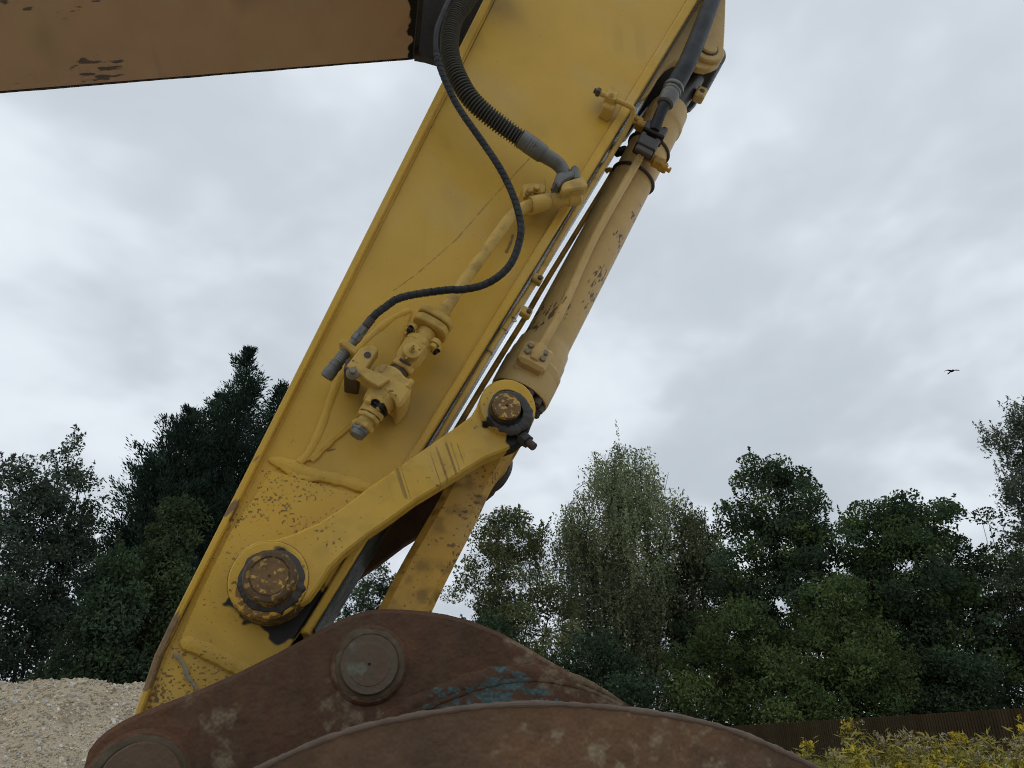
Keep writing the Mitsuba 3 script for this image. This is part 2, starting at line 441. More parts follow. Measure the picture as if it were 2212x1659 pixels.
scene['worn_shell'] = bumped(principled(rust_fn(
    (0.084, 0.054, 0.036), (0.145, 0.082, 0.046), (0.27, 0.215, 0.14),
    spots=[spot(1350, 1620, 1.8, 260, 0.4)],
    pale_spots=[spot(1295, 1628, 1.8, 40, 1.0), spot(1325, 1665, 1.8, 36, 1.0), spot(1200, 1600, 1.8, 26, 0.72), spot(1440, 1600, 1.8, 170, 0.60), spot(1600, 1640, 1.8, 120, 0.62), spot(1120, 1640, 1.8, 80, 0.50), spot(1300, 1560, 1.8, 110, 0.45),
                spot(670, 1640, 1.8, 40, 0.2)],
    teal=[spot(700, 1625, 1.8, 26, 0.55), spot(660, 1660, 1.8, 40, 0.4)]), 0.75, 0.14),
    lambda p: fbm(p.x * 38, p.y * 38, p.z * 38, 4) + 0.35 * fbm(p.x * 9, p.y * 9, p.z * 9, 2), 0.008, 2e-3)
scene['pin_rust'] = principled(paint_fn((0.30, 0.185, 0.045), (0.24, 0.15, 0.06), chip_scale=90.0, chip_bias=0.46, grime=0.6, rust=(0.050, 0.030, 0.022)), 0.5)
scene['dried_dirt'] = principled(lambda p, n, uv: mix((0.055, 0.043, 0.028), (0.125, 0.098, 0.064), fbm(p.x * 45, p.y * 45, p.z * 45, 3)), 0.8, 0.2)
scene['worn_rim'] = principled(lambda p, n, uv: mix((0.085, 0.058, 0.043), (0.17, 0.13, 0.10), fbm(p.x * 30, p.y * 30, p.z * 30, 3)), 0.6, 0.2)
scene['bucket_pin_steel'] = bumped(principled(rust_fn(
    (0.066, 0.060, 0.040), (0.085, 0.050, 0.028), (0.12, 0.14, 0.10),
    spots=[spot(805, 1440, 2.04, 34, 0.7), spot(300, 1660, 2.04, 90, 0.9)], pale_spots=[spot(765, 1445, 2.04, 26, 0.8), spot(770, 1400, 2.04, 20, 0.5)]), 0.5, 0.4),
    lambda p: fbm(p.x * 80, p.y * 80, p.z * 80, 3), 0.0015, 2e-3)


def rubber_fn(p, n, uv):
    a = fbm(p.x * 14, p.y * 14, p.z * 14, 3)
    return mix((0.012, 0.014, 0.017), (0.030, 0.033, 0.035), smoothstep(0.35, 0.75, a))


scene['rubber'] = principled(rubber_fn, 0.5, 0.25)
scene['rib_rubber'] = {'type': 'twosided', 'bsdf': {'type': 'principled', 'base_color': {'type': 'mesh_attribute', 'name': 'vertex_color'}, 'roughness': 0.55, 'specular': 0.25}}


def metal_fn(p, n, uv):
    a = fbm(p.x * 30, p.y * 30, p.z * 30, 3)
    c = mix((0.085, 0.088, 0.082), (0.17, 0.17, 0.155), a)
    return mix(c, (0.09, 0.05, 0.045), 0.7 * smoothstep(0.66, 0.80, fbm(p.x * 40 + 3, p.y * 40, p.z * 40, 3)))


scene['grey_metal'] = principled(metal_fn, 0.38, 0.5, 0.35)
scene['dark_metal'] = principled(lambda p, n, uv: mix((0.030, 0.026, 0.024), (0.085, 0.058, 0.042), fbm(p.x * 35, p.y * 35, p.z * 35, 3)), 0.5, 0.4)
scene['bolt_metal'] = principled(lambda p, n, uv: mix((0.17, 0.125, 0.07), (0.20, 0.18, 0.14), fbm(p.x * 60, p.y * 60, p.z * 60, 3)), 0.42, 0.5, 0.2)
scene['black_grease_and_shade'] = principled(lambda p, n, uv: mix((0.012, 0.011, 0.011), (0.034, 0.027, 0.022), fbm(p.x * 25, p.y * 25, p.z * 25, 3)), 0.4, 0.5)  # grease black; stands in for shade on the far ram ear and in holes
scene['rear_gloss'] = principled(lambda p, n, uv: mix((0.022, 0.019, 0.015), (0.11, 0.075, 0.035), smoothstep(0.45, 0.7, fbm(p.x * 9, p.y * 9, p.z * 5, 3))), 0.30, 0.45)
scene['rod_chrome'] = principled((0.5, 0.5, 0.5), 0.15, 0.5, 1.0)

# ------------------------------------------------------------------ excavator
EX = thing('excavator', 'yellow excavator arm with hydraulic hoses, ram, links and rusty bucket filling the foreground', 'excavator')
BACK = 2.58   # far face of the stick
LAB = lambda k, t: labels.setdefault(k, {}).__setitem__('label', t)

# ---- stick (dipper arm)
ST = EX + '__stick'
LAB(ST, 'yellow box section stick with welded flange edges')


def left_line(y, dx=0.0):
    return (1047 - 0.5015 * y + dx, y)


def right_line(y, dx=0.0):
    return (1509 - 0.613 * y + dx, y)


top_l, top_r = left_line(-700), right_line(-420)
body = [top_l, left_line(0), left_line(700), left_line(1356), (338, 1416), (298, 1534), (262, 1640), (250, 1700), (262, 1750), (300, 1770), (350, 1750), (400, 1700),
        right_line(1369), right_line(700), right_line(0), top_r]
inner = [(top_l[0] + 24, top_l[1]), left_line(0, 23), left_line(700, 22), left_line(1340, 21), (358, 1420), (318, 1534), (282, 1640), (270, 1700), (280, 1740), (305, 1752), (345, 1735), (388, 1690),
         right_line(1360, -22), right_line(700, -24), right_line(0, -26), (top_r[0] - 28, top_r[1])]
ip = pxpoly(inner, YF)
put('side_plate', plate(ip, YF, YF + 0.02, 0.001), 'stick_paint', ST)
put('far_side_plate', plate(ip, BACK - 0.02, BACK, 0.001), 'stick_paint', ST)


def strip(px_out, px_in, y0, y1, name, mat, ch=0.004):
    poly = np.vstack([pxpoly(px_out, YF), pxpoly(px_in[::-1], YF)])
    return put(name, plate(poly, y0, y1, ch), mat, ST)


def dense(a, b, n=2):
    return [tuple(np.array(a) + (np.array(b) - np.array(a)) * t) for t in np.linspace(0, 1, n)]


fo = [top_l, left_line(0), left_line(700), left_line(1356), (338, 1416), (298, 1534), (266, 1640)]
fi = [(top_l[0] + 19, top_l[1]), left_line(0, 17), left_line(700, 17), left_line(1345, 17), (353, 1419), (313, 1534), (281, 1640)]
strip(fo, fi, YF - 0.024, BACK + 0.02, 'front_plate', 'edge_paint')
ro = [right_line(1372), right_line(700), right_line(0), top_r]
ri = [right_line(1368, -20), right_line(700, -21), right_line(0, -22), (top_r[0] - 24, top_r[1])]
poly = np.vstack([pxpoly(ro, YF), pxpoly(ri[::-1], YF)])
put('rear_plate', plate(poly, YF - 0.022, BACK + 0.02, 0.004), 'edge_paint', ST)
# the greasy, glossy outer skin of the rear plate, 3 mm proud
off = 0.003
q0, q1 = P(*right_line(1360), YF), P(*top_r, YF)
dr_ = unit(q1 - q0)
nr = unit(np.cross(dr_, [0, 1, 0]))
nr = nr if nr[0] > 0 else -nr
put('wear_skin', block((q0 + q1) / 2 + nr * 0.003 + np.array([0, (BACK - YF) / 2 + 0.0, 0]), dr_, [0, 1, 0], nr, np.linalg.norm(q1 - q0) / 2, (BACK - YF) / 2 - 0.01, 0.0025, 0.001), 'rear_gloss', ST)
# welds along the flanges
w1 = [P(*q, YF) + np.array([0, 0.004, 0]) for q in fi]
put('weld_bead', bead(w1, 0.008, 1, step=0.012, lump=0.15), 'stick_paint', ST)
w2 = [P(*q, YF) + np.array([0, 0.004, 0]) for q in ri]
put('weld_bead', bead(w2, 0.008, 2, step=0.012, lump=0.15), 'stick_paint', ST)
# reinforcing plate under the valve with its thick hand-laid weld
gus = [(884, 672), (842, 694), (782, 746), (742, 800), (716, 862), (694, 925), (668, 978), (646, 1002), (672, 996), (720, 950), (784, 896), (830, 830), (852, 770)]
gp = chaikin(pxpoly(gus, YF), 1)
put('gusset_plate', plate(gp, YF - 0.010, YF + 0.002, 0.002), 'stick_paint', ST)
g3 = lambda pts, dy: [P(a, b, YF) + np.array([0, dy, 0]) for a, b in pts]
put('weld_bead', bead(spline(g3(gus[:8], -0.008)), 0.012, 3, lump=0.35), 'stick_paint', ST)
put('weld_bead', bead(spline(g3(gus[8:] + [(884, 672)], -0.004)), 0.010, 4, lump=0.3), 'stick_paint', ST)
# casting at the lower end: a raised plate with welds across
low = [(560, 1012), (596, 1008), (650, 1030), (720, 1046), (790, 1062), (820, 1072), (800, 1130), (740, 1230), (670, 1345), (560, 1430), (430, 1480), (352, 1440), (372, 1395), (430, 1280), (500, 1140)]
put('end_plate', plate(pxpoly([(588, 1018), (660, 1040), (790, 1074), (850, 1060), right_line(1100, -26), right_line(1340, -26), right_line(1420, -26), (600, 1500), (560, 1470), (404, 1392), (392, 1378), left_line(1290, 30), left_line(1150, 28)], YF), YF - 0.012, YF + 0.002, 0.003), 'stick_paint', ST)
put('weld_bead', bead(spline(g3([(580, 992), (612, 1002), (640, 1012), (668, 1024), (720, 1034), (770, 1048), (812, 1064)], -0.004)), 0.019, 5, lump=0.3, taper=0.03), 'stick_paint', ST)
put('weld_bead', bead(spline(g3([(612, 1006), (640, 1030), (664, 1034), (690, 1030)], -0.006)), 0.014, 6, lump=0.25), 'stick_paint', ST)
put('weld_bead', bead(spline(g3([(392, 1384), (430, 1398), (470, 1416), (520, 1444), (570, 1475), (610, 1500)], -0.008)), 0.022, 7, lump=0.25, taper=0.02, flat=0.45), 'stick_paint', ST)
crack = [(378, 1412), (392, 1428), (402, 1444), (406, 1460), (418, 1476), (428, 1490)]
put('weld_scar', bead(spline(g3(crack, -0.012)), 0.005, 8, lump=0.9, step=0.003, flat=0.25), 'bolt_metal', ST)

# ---- boom: its underside is what the camera sees
BM = EX + '__boom'
LAB(BM, 'orange brown boom underside with worn black scrapes')
BN, BF = 2.09, 2.69
e0, e1 = P(0, 198, BF), P(893, 125, BF)
bd = unit(e1 - e0)
far_l = e0 - bd * 3.2
up_n = unit(np.cross([0, 1, 0], bd))
up_n = up_n if up_n[2] > 0 else -up_n


def rail(a, b, y0, y1, t0, t1, ch=0.003):
    c = (a + b) / 2
    c = np.array([c[0], (y0 + y1) / 2, c[2]]) + up_n * (t0 + t1) / 2
    return block(c, bd, [0, 1, 0], up_n, np.linalg.norm(b - a) / 2, (y1 - y0) / 2, (t1 - t0) / 2, ch)


put('bottom_plate', rail(far_l, e1, BN - 0.012, BF, 0.0, 0.02), 'boom_paint', BM)
put('side_plate', rail(far_l, e1, BN, BN + 0.016, 0.02, 0.75), 'boom_paint', BM)
put('side_plate', rail(far_l, e1, BF - 0.03, BF - 0.014, 0.02, 0.75), 'boom_paint', BM)
put('top_plate', rail(far_l, e1, BN - 0.012, BF, 0.75, 0.77), 'boom_paint', BM)
put('edge_weld', bead([far_l + up_n * 0.004 + [0, 0.004, 0], e1 + up_n * 0.004 + [0, 0.004, 0]], 0.008, 12, step=0.03), 'black_grease_and_shade', BM)
c = e1 + bd * 0.012
put('end_plate', block([c[0], (BN + BF) / 2, c[2]] + up_n * 0.38, bd, [0, 1, 0], up_n, 0.010, (BF - BN) / 2, 0.385, 0.003), 'black_grease_and_shade', BM)
put('end_weld', bead([np.array([e1[0], BN, e1[2]]) - up_n * 0.001, np.array([e1[0], BF, e1[2]]) - up_n * 0.001], 0.006, 9, lump=0.15), 'black_grease_and_shade', BM)
nose = [(896, 122), (918, 126), (942, 133), (1010, 150), (1130, 40), (1230, -160), (1180, -330), (1050, -380), (880, -330), (880, 0)]
put('nose_plate', plate(pxpoly(nose, BF - 0.05), BF - 0.055, BF - 0.02, 0.003), 'black_grease_and_shade', BM)
nn = pxpoly(nose, BF - 0.05)
put('nose_plate', plate(nn, BN + 0.018, BN + 0.05, 0.003), 'boom_paint', BM)

# ---- guide links, pins
def guide(parent, y0, y1, front, mat='link_paint'):
    upper = [(1040, 862), (1018, 898), (985, 922), (940, 953), (895, 985), (850, 1016), (800, 1050), (740, 1096), (690, 1128), (640, 1150), (600, 1164)]
    lower_boss = [(580 + 84 * math.cos(t), 1252 - 86 * math.sin(t)) for t in np.radians(np.linspace(95, 322, 26))]
    lower = [(668, 1292), (690, 1262), (712, 1226), (742, 1196), (790, 1158), (840, 1124), (900, 1080), (960, 1044), (1010, 1012), (1050, 988), (1086, 974), (1118, 962), (1138, 946)]
    boss = [(1094 + 64 * math.cos(t), 884 - 66 * math.sin(t)) for t in np.radians(np.linspace(-32, 140, 18))]
    o = pxpoly(upper + lower_boss + lower + boss, 2.085)
    return put('bar', plate(o, y0, y1, 0.006), mat, parent)


GL = EX + '__guide_link'
LAB(GL, 'yellow guide link bar between stick pin and ram pin, scratched across its middle')
guide(GL, 2.085, 2.160, True)
c = P(1094, 884, 2.085)
cy = lambda q, y: np.array([q[0], y, q[2]])
r = R(62, c)
put('boss', lathe(cy(c, 2.150), cy(c, 2.058), [(0, r * 0.7), (0, r), (0.9, r), (1, r * 0.955), (1, r * 0.62), (0.9, r * 0.60)], 56), 'link_paint', GL)
pc = P(1095, 876, 2.012)
pr = R(31.5, pc)
put('pin_sleeve', lathe(cy(pc, 2.10), cy(pc, 2.020), [(0, pr * 1.1), (0.5, pr * 1.09), (0.93, pr * 1.06), (1, pr * 1.0), (1, 0)], 44), 'black_grease_and_shade', GL)
q = P(1101, 890, 2.058)
put('grease_smear', goo(q[0], q[2], pr * 0.95, R(52, q), 2.0585, 0.006, 61), 'black_grease_and_shade', GL)
put('pin', lathe(cy(pc, 2.03), cy(pc, 2.012), [(0, pr), (0.7, pr), (1, pr * 0.93), (1, pr * 0.10), (0.6, pr * 0.09), (0.6, 0)], 48), 'pin_paint', GL)
# grease-caked clamp bolt below the boss
b0, b1 = P(1120, 938, 2.09), P(1154, 966, 2.06)
put('lock_nut', cyl(b0 + (b1 - b0) * 0.18, b0 + (b1 - b0) * 0.62, R(16, b0), 0.002, 6), 'black_grease_and_shade', GL)
n_th = 22
prof = [(0, 0)] + [(i / n_th, R(9.5, b0) * (1 if i % 2 else 0.88)) for i in range(n_th + 1)] + [(1, 0)]
put('clamp_bolt', lathe(b0, b1, prof, 20), 'dark_metal', GL)
c = P(580, 1253, 2.085)
r = R(85, c)
put('boss', lathe(cy(c, 2.100), cy(c, 2.070), [(0, r * 0.9), (0, r * 0.985), (0.6, r * 0.985), (0.88, r * 0.965), (1, r * 0.93), (1, r * 0.55)], 64), 'link_paint', GL)
put('boss_side', lathe(cy(c, 2.195), cy(c, 2.082), [(0, r * 0.9), (0, r * 1.005), (0.96, r * 1.005), (1, r * 0.99), (1, r * 0.9)], 64), 'pin_rust', GL)
pc = P(582, 1245, 2.015)
pr = R(57, pc)
q = P(588, 1254, 2.07)
put('grease_smear', goo(q[0], q[2], pr * 0.9, R(71, q), 2.0705, 0.008, 62, 0.5), 'black_grease_and_shade', GL)
put('pin_sleeve', lathe(cy(pc, 2.18), cy(pc, 2.013), [(0, pr * 1.04), (0.8, pr * 1.03), (0.96, pr * 1.0), (0.99, pr * 0.95), (1, pr * 0.90), (1, pr * 0.76), (0.98, pr * 0.73), (0.98, 0)], 56), 'pin_rust', GL)
put('pin', lathe(cy(pc, 2.04), cy(pc, 2.014), [(0, pr * 0.72), (0.85, pr * 0.72), (1, pr * 0.68), (1, pr * 0.07), (0.4, pr * 0.06), (0.4, 0)], 56), 'pin_paint', GL)
FG = EX + '__far_guide_link'
LAB(FG, 'shaded far guide link seen between the near link and the lower bar')
guide(FG, BACK + 0.045, BACK + 0.11, False, 'rusty_or_shaded_steel')  # dark rust colour stands in for the shade on this link
c = P(1094, 884, 2.085)
r = R(62, c)
put('boss', lathe(cy(c, 2.53), cy(c, 2.575), disc_prof(0.045, R(66, c), 0.006), 48), 'bar_paint', FG)
put('collar', lathe(cy(c, 2.556), cy(c, 2.63), disc_prof(0.074, R(80, c), 0.012), 48), 'black_grease_and_shade', FG)

# ---- lower bucket link (H link) in the middle plane
HL = EX + '__bucket_link'
LAB(HL, 'scratched yellow bucket link bar with rusty edge running down behind the bucket ear')
hy0, hy1 = 2.235, 2.545
hl = [(1015, 930), (985, 1000), (955, 1066), (915, 1135), (868, 1215), (818, 1312), (770, 1400), (752, 1450), (780, 1500), (830, 1500), (870, 1450), (905, 1385), (934, 1320), (975, 1234), (1028, 1132), (1062, 1056), (1088, 1010), (1104, 985), (1130, 950), (1136, 900), (1100, 860), (1050, 880)]
put('bar', plate(chaikin(pxpoly(hl, hy0), 1), hy0, hy1, 0.022), 'bar_paint', HL)
c = P(1090, 905, hy0)
put('eye', lathe(cy(c, hy0 + 0.01), cy(c, hy1 - 0.01), disc_prof(hy1 - hy0 - 0.02, R(60, c), 0.006), 48), 'bar_paint', HL)

# ---- bucket
BK = EX + '__bucket'
LAB(BK, 'rusty brown bucket with two big pins and a patch of teal paint')
EN, EB = 2.065, 2.130
ear = [(196, 1760), (180, 1690), (178, 1659), (188, 1622), (206, 1598), (230, 1577), (262, 1557), (302, 1538), (345, 1522), (430, 1489), (520, 1449), (600, 1409), (680, 1366), (735, 1337), (765, 1325), (795, 1317), (830, 1314), (870, 1315), (920, 1319),
       (965, 1326), (1020, 1340), (1080, 1364), (1130, 1392), (1200, 1433), (1260, 1464), (1310, 1492), (1345, 1514), (1364, 1527), (1368, 1560), (1300, 1680), (1150, 1800), (900, 1850), (600, 1850), (420, 1840), (300, 1830), (235, 1810)]
eo = pxpoly(ear, EN)
put('ear', plate(eo, EN, EB, 0.012), 'rusty_or_shaded_steel', BK)
put('far_ear', plate(eo, 2.39 * 2 - EB, 2.39 * 2 - EN, 0.012), 'rusty_or_shaded_steel', BK)
ridge = [(742, 1598), (790, 1572), (840, 1546), (900, 1516), (960, 1492), (1010, 1474), (1060, 1460), (1110, 1452), (1160, 1450), (1210, 1458), (1260, 1472), (1310, 1496), (1350, 1520), (1364, 1530)]
e3 = lambda pts, dy: [P(a, b, EN) + np.array([0, dy, 0]) for a, b in pts]
put('weld_bead', bead(spline(e3([(640, 1642)] + ridge, 0.0)), 0.019, 21, lump=0.35, step=0.006, flat=0.45, taper=0.28), 'rusty_or_shaded_steel', BK)
low2 = [(760, 1600), (845, 1560), (910, 1530), (970, 1506), (1020, 1488), (1070, 1474), (1120, 1467), (1170, 1466), (1220, 1474), (1270, 1490), (1320, 1514), (1356, 1532)]
put('weld_bead', bead(spline(e3([(660, 1650)] + low2, 0.0)), 0.009, 22, lump=0.35, step=0.006, taper=0.2), 'rusty_or_shaded_steel', BK)
for (a, b, rb, rp) in ((798, 1436, 84, 63), (299, 1701, 118, 90)):
    c = P(a, b, EN)
    r = R(rb, c)
    put('boss', lathe(cy(c, EN + 0.03), cy(c, EN - 0.014), [(0, r * 1.06), (0.55, r * 1.02), (0.85, r * 0.96), (1, r * 0.9), (1, r * 0.8), (0.4, r * 0.77)], 64), 'rusty_or_shaded_steel', BK)
    pc = P(a, b - 1, EN - 0.03)
    r = R(rp, pc)
    put('pin', lathe(cy(pc, EN + 0.05), cy(pc, EN - 0.030), [(0, r), (0.90, r), (0.96, r * 0.985), (1, r * 0.95), (1, r * 0.72), (1.012, r * 0.70), (1.012, r * 0.05), (0.9, r * 0.045), (0.9, 0)], 64), 'bucket_pin_steel', BK)
    put('dirt_ring', goo(c[0], c[2], r * 0.97, r * 1.20, EN - 0.013, 0.006, 30 + rb, 0.55), 'dried_dirt', BK)
# the shell: near and far walls with worn rims, curved back between them
WN, WF = 1.79, 2.99
arc = [(430, 1730), (490, 1692), (555, 1659), (600, 1637), (650, 1614), (700, 1594), (750, 1577), (800, 1563), (850, 1552), (900, 1542), (950, 1534), (1000, 1527), (1060, 1521), (1110, 1518), (1160, 1517), (1210, 1518), (1260, 1521), (1310, 1525),
       (1360, 1530), (1410, 1537), (1460, 1545), (1510, 1555), (1560, 1568), (1610, 1585), (1660, 1606), (1710, 1629), (1770, 1659), (1850, 1706), (1930, 1770)]
ap = pxpoly(arc, WN)
xa, xb = ap[0], ap[-1]
tail = np.array([[xb[0] + 0.09, xb[1] - 0.16], [xb[0] + 0.13, xb[1] - 0.36], [xb[0] + 0.10, xb[1] - 0.58], [xb[0] + 0.0, xb[1] - 0.80], [xb[0] - 0.18, 0.33], [xb[0] - 0.45, 0.14], [xb[0] - 0.8, 0.05],
                 [xa[0] - 0.10, 0.02], [xa[0] - 0.14, 0.30], [xa[0] - 0.12, 0.8]])
wp = np.vstack([ap, tail])
put('near_side_wall', plate(wp, WN, WN + 0.032, 0.006), 'worn_shell', BK)
put('far_side_wall', plate(wp, WF - 0.032, WF, 0.006), 'worn_shell', BK)
rim = np.array([[q[0], WN + 0.001, q[1]] for q in ap])
put('rim_weld', bead(rim - [0, 0, 0.003], 0.0065, 41, lump=0.5, step=0.006, flat=1.0), 'worn_rim', BK)
back = np.vstack([ap[2:], tail[:7]])
nb = len(back)
inn = back + np.array([0.0, -0.012])
ys = [WN + 0.034, WF - 0.034]
v = np.vstack([np.stack([q[:, 0], np.full(nb, y), q[:, 1]], 1) for y in ys for q in (inn, inn + [0, -0.02])])
i = np.arange(nb - 1)
fs = []
for a, b in ((0, 2), (3, 1)):
    fs += [np.stack([a * nb + i, a * nb + i + 1, b * nb + i + 1], 1), np.stack([a * nb + i, b * nb + i + 1, b * nb + i], 1)]
put('shell', trimesh.Trimesh(v, np.vstack(fs), process=False), 'worn_shell', BK)

# ---- bucket ram
CY = EX + '__bucket_ram'
LAB(CY, 'tan hydraulic ram with chipped paint and a bolted gland')
yc = 2.39


def axis_pt(py):
    return P(1230 - 0.5255 * (py - 648), py, yc)


a_top, a_bot = axis_pt(238), axis_pt(861)
Lr = np.linalg.norm(a_bot - a_top)


def along(py):
    return float((axis_pt(py) - a_top) @ unit(a_bot - a_top) / Lr)


rb_ = R(48.5, axis_pt(560)) * 1.0
tA = [along(q) for q in (185, 200, 232, 236, 420, 424, 752, 760)]
put('barrel', lathe(a_top, a_bot, [(0, 0), (0, rb_ * 0.94), (along(243), rb_ * 1.0), (along(262), rb_ * 1.03), (along(268), rb_ * 1.07), (along(276), rb_ * 1.07), (along(279), rb_ * 1.01), (along(366), rb_ * 1.01), (along(369), rb_),
                                      (along(738), rb_), (along(750), rb_ * 1.03), (along(755), rb_ * 1.10), (along(774), rb_ * 1.13), (along(777), rb_ * 1.17), (along(796), rb_ * 1.18), (along(799), rb_ * 1.23),
                                      (along(812), rb_ * 1.23), (along(815), rb_ * 1.19)], 72), 'cylinder_paint', CY)
put('gland', lathe(a_top, a_bot, [(along(806), rb_ * 1.1), (along(815), rb_ * 1.235), (along(851), rb_ * 1.225), (along(857), rb_ * 1.19), (along(857), rb_ * 0.98), (along(849), rb_ * 0.96)], 72), 'cylinder_paint', CY)
put('gland_face', lathe(a_top, a_bot, [(along(849), rb_ * 1.16), (along(858), rb_ * 1.12), (along(858), rb_ * 0.45), (along(858), 0)], 48), 'black_grease_and_shade', CY)
ax = unit(a_bot - a_top)
ex = unit(np.cross(ax, [0, 1, 0]))
ey = np.cross(ax, ex)
for k in range(12):
    t = k * math.pi / 6 + 0.2
    q = axis_pt(856) + (ex * math.cos(t) + ey * math.sin(t)) * rb_ * 0.97
    put('gland_bolt', cyl(q, q + ax * 0.030, 0.017, 0.003, 12), 'dark_metal', CY)
put('rod', cyl(axis_pt(850), axis_pt(905), rb_ * 0.55, 0.002, 40), 'rod_chrome', CY)
rc = axis_pt(905)
cpin = P(1094, 884, 2.085)
put('rod_eye', cyl(cy(cpin, 2.30), cy(cpin, 2.48), R(54, cpin), 0.006, 48), 'black_grease_and_shade', CY)
put('rod_neck', cyl(axis_pt(864), cy(cpin, yc), rb_ * 0.62, 0.004, 32), 'black_grease_and_shade', CY)
# base end eye and its pin between the clevis plates
ce = P(1526, 112, 2.30)
put('base_eye', cyl(cy(ce, 2.29), cy(ce, 2.49), R(44, ce), 0.006, 44), 'black_grease_and_shade', CY)
put('base_neck', cyl(cy(ce, yc), a_top + ax * 0.03, rb_ * 0.66, 0.01, 40), 'black_grease_and_shade', CY)
lugc = P(1512, 205, 2.36)
put('lug', block(lugc, ax, [0, 1, 0], ex, 0.035, 0.025, 0.024, 0.008), 'cylinder_paint', CY)
put('lug_hole', cyl(lugc + np.array([0, -0.027, 0]), lugc + np.array([0, -0.02, 0]), 0.012, 0.001, 20), 'black_grease_and_shade', CY)
# supply pipe down the barrel and its four-bolt port
pipe = [P(1392, 312, 2.26), P(1383, 338, 2.255), P(1285, 511, 2.255), P(1223, 648, 2.25), P(1190, 712, 2.245), P(1172, 742, 2.245), P(1164, 757, 2.255)]
put('supply_pipe', tube(spline(pipe, 8), R(9.5, pipe[2]), 18), 'cylinder_paint', CY)
pb = P(1158, 768, 2.245)
put('port_block', block(pb + np.array([0, 0.02, 0]), ax + 0 * ex, [0, 1, 0], ex, 0.046, 0.028, 0.052, 0.014), 'cylinder_paint', CY)
put('port_pad', block(pb + ax * 0.012 + np.array([0, 0.060, 0]), ax, [0, 1, 0], ex, 0.046, 0.02, 0.052, 0.01), 'cylinder_paint', CY)
put('port_boss', lathe(pb + np.array([0, 0.0, 0]) - ax * 0.04, pb + ax * 0.022, [(0, 0), (0, 0.024), (0.6, 0.026), (1, 0.018), (1.05, 0)], 24), 'cylinder_paint', CY)
for (a, b) in ((1146, 747), (1139, 760), (1178, 763), (1172, 776)):
    q = P(a, b, 2.236)
    put('port_bolt', join([cyl(q + np.array([0, 0.012, 0]), q + np.array([0, 0.004, 0]), 0.0135, 0.001, 20), cyl(q + np.array([0, 0.005, 0]), q + np.array([0, -0.010, 0]), 0.0105, 0.002, 6)]), 'bolt_metal', CY)
# clamp bands with lugs
for (py_, tw, nm) in ((322, 0.45, 0), (386, -0.2, 1)):
    ctr = axis_pt(py_)
    tt = np.linspace(0, 2 * math.pi, 60)
    rr = rb_ * 1.045
    ring = ctr + (np.cos(tt)[:, None] * ex + np.sin(tt)[:, None] * ey) * rr + ax * (0.020 * np.cos(tt - 1.2))[:, None]
    put('clamp_band', tube(ring, 0.0075, 10), 'dark_metal', CY)
for (a, b, s, yy) in ((1384, 272, 1.0, 2.25), (1378, 262, 0.8, 2.25), (1420, 352, 1.0, 2.265), (1432, 362, 0.8, 2.275)):
    q = P(a, b, yy)
    put('clamp_lug', join([block(q, ex, ax, ey, 0.022 * s, 0.017 * s, 0.02, 0.005), cyl(q - ex * 0.04 * s, q + ex * 0.04 * s, 0.008, 0.001, 12),
                           cyl(q + ex * 0.030 * s - ax * 0.004, q + ex * 0.042 * s - ax * 0.004, 0.015 * s, 0.002, 6)]), 'bar_paint', CY)
put('clamp_bracket', block(P(1412, 344, 2.275), ex, ax, ey, 0.05, 0.02, 0.012, 0.004), 'bar_paint', CY)

# ---- ram bracket plates on the stick
RB = EX + '__ram_bracket'
LAB(RB, 'tan bracket ears on the stick holding the ram base pin')
br = [right_line(-80, 4), right_line(0, 4), right_line(150, 4), right_line(215, 4), (1396, 206), (1412, 184), (1426, 160), (1440, 143), (1456, 133), (1474, 130), (1492, 136), (1508, 146), (1526, 149), (1543, 144), (1555, 132), (1563, 114), (1566, 60), (1568, 0), (1568, -80)]
bp = pxpoly(br, 2.25)
put('ear', plate(bp, 2.25, 2.285, 0.004), 'cylinder_paint', RB)
put('ear', plate(bp, 2.495, 2.53, 0.004), 'black_grease_and_shade', RB)  # black colour stands for grease and for the shade behind the near ear
q = P(1526, 112, 2.25)
put('boss', lathe(cy(q, 2.29), cy(q, 2.228), [(0, R(38, q)), (0.9, R(38, q)), (1, R(35, q)), (1, R(23, q)), (0.6, R(22, q))], 44), 'cylinder_paint', RB)
put('pin', lathe(cy(q, 2.29), cy(q, 2.215), [(0, R(19, q)), (0.92, R(19, q)), (1, R(17, q)), (1, 0)], 40), 'cylinder_paint', RB)
put('grease_ring', lathe(cy(q, 2.25), cy(q, 2.226), [(0, R(23, q)), (1, R(22.6, q)), (1.0, R(18.5, q))], 40), 'black_grease_and_shade', RB)

# ---- upper hose to the ram
UH = EX + '__ram_hose'
LAB(UH, 'thick black rubber hose to the ram with grey crimp and elbow')
hp = [P(1600, -160, 2.20), P(1560, -60, 2.17), (P(1538, 0, 2.15)), P(1515, 62, 2.14), P(1487, 130, 2.14), P(1462, 178, 2.15), P(1452, 194, 2.155)]
rh = R(19, hp[3])
put('hose', tube(spline(hp, 10), rh, 26), 'rubber', UH)
h0, h1 = P(1456, 188, 2.155), P(1436, 226, 2.165)
put('crimp', lathe(h0, h1, [(0, 0), (0.0, rh * 1.12), (0.12, rh * 1.14), (0.18, rh * 1.0), (0.30, rh * 1.0), (0.33, rh * 0.93), (0.40, rh * 0.93), (0.43, rh * 1.02), (0.55, rh * 1.02), (0.6, rh * 0.96), (0.68, rh * 0.96), (0.70, rh * 1.0), (0.95, rh * 0.9), (1, rh * 0.7), (1, 0)], 30), 'grey_metal', UH)
el = [P(1440, 219, 2.165), P(1432, 234, 2.17), P(1424, 252, 2.18), P(1418, 268, 2.19), P(1413, 282, 2.20)]
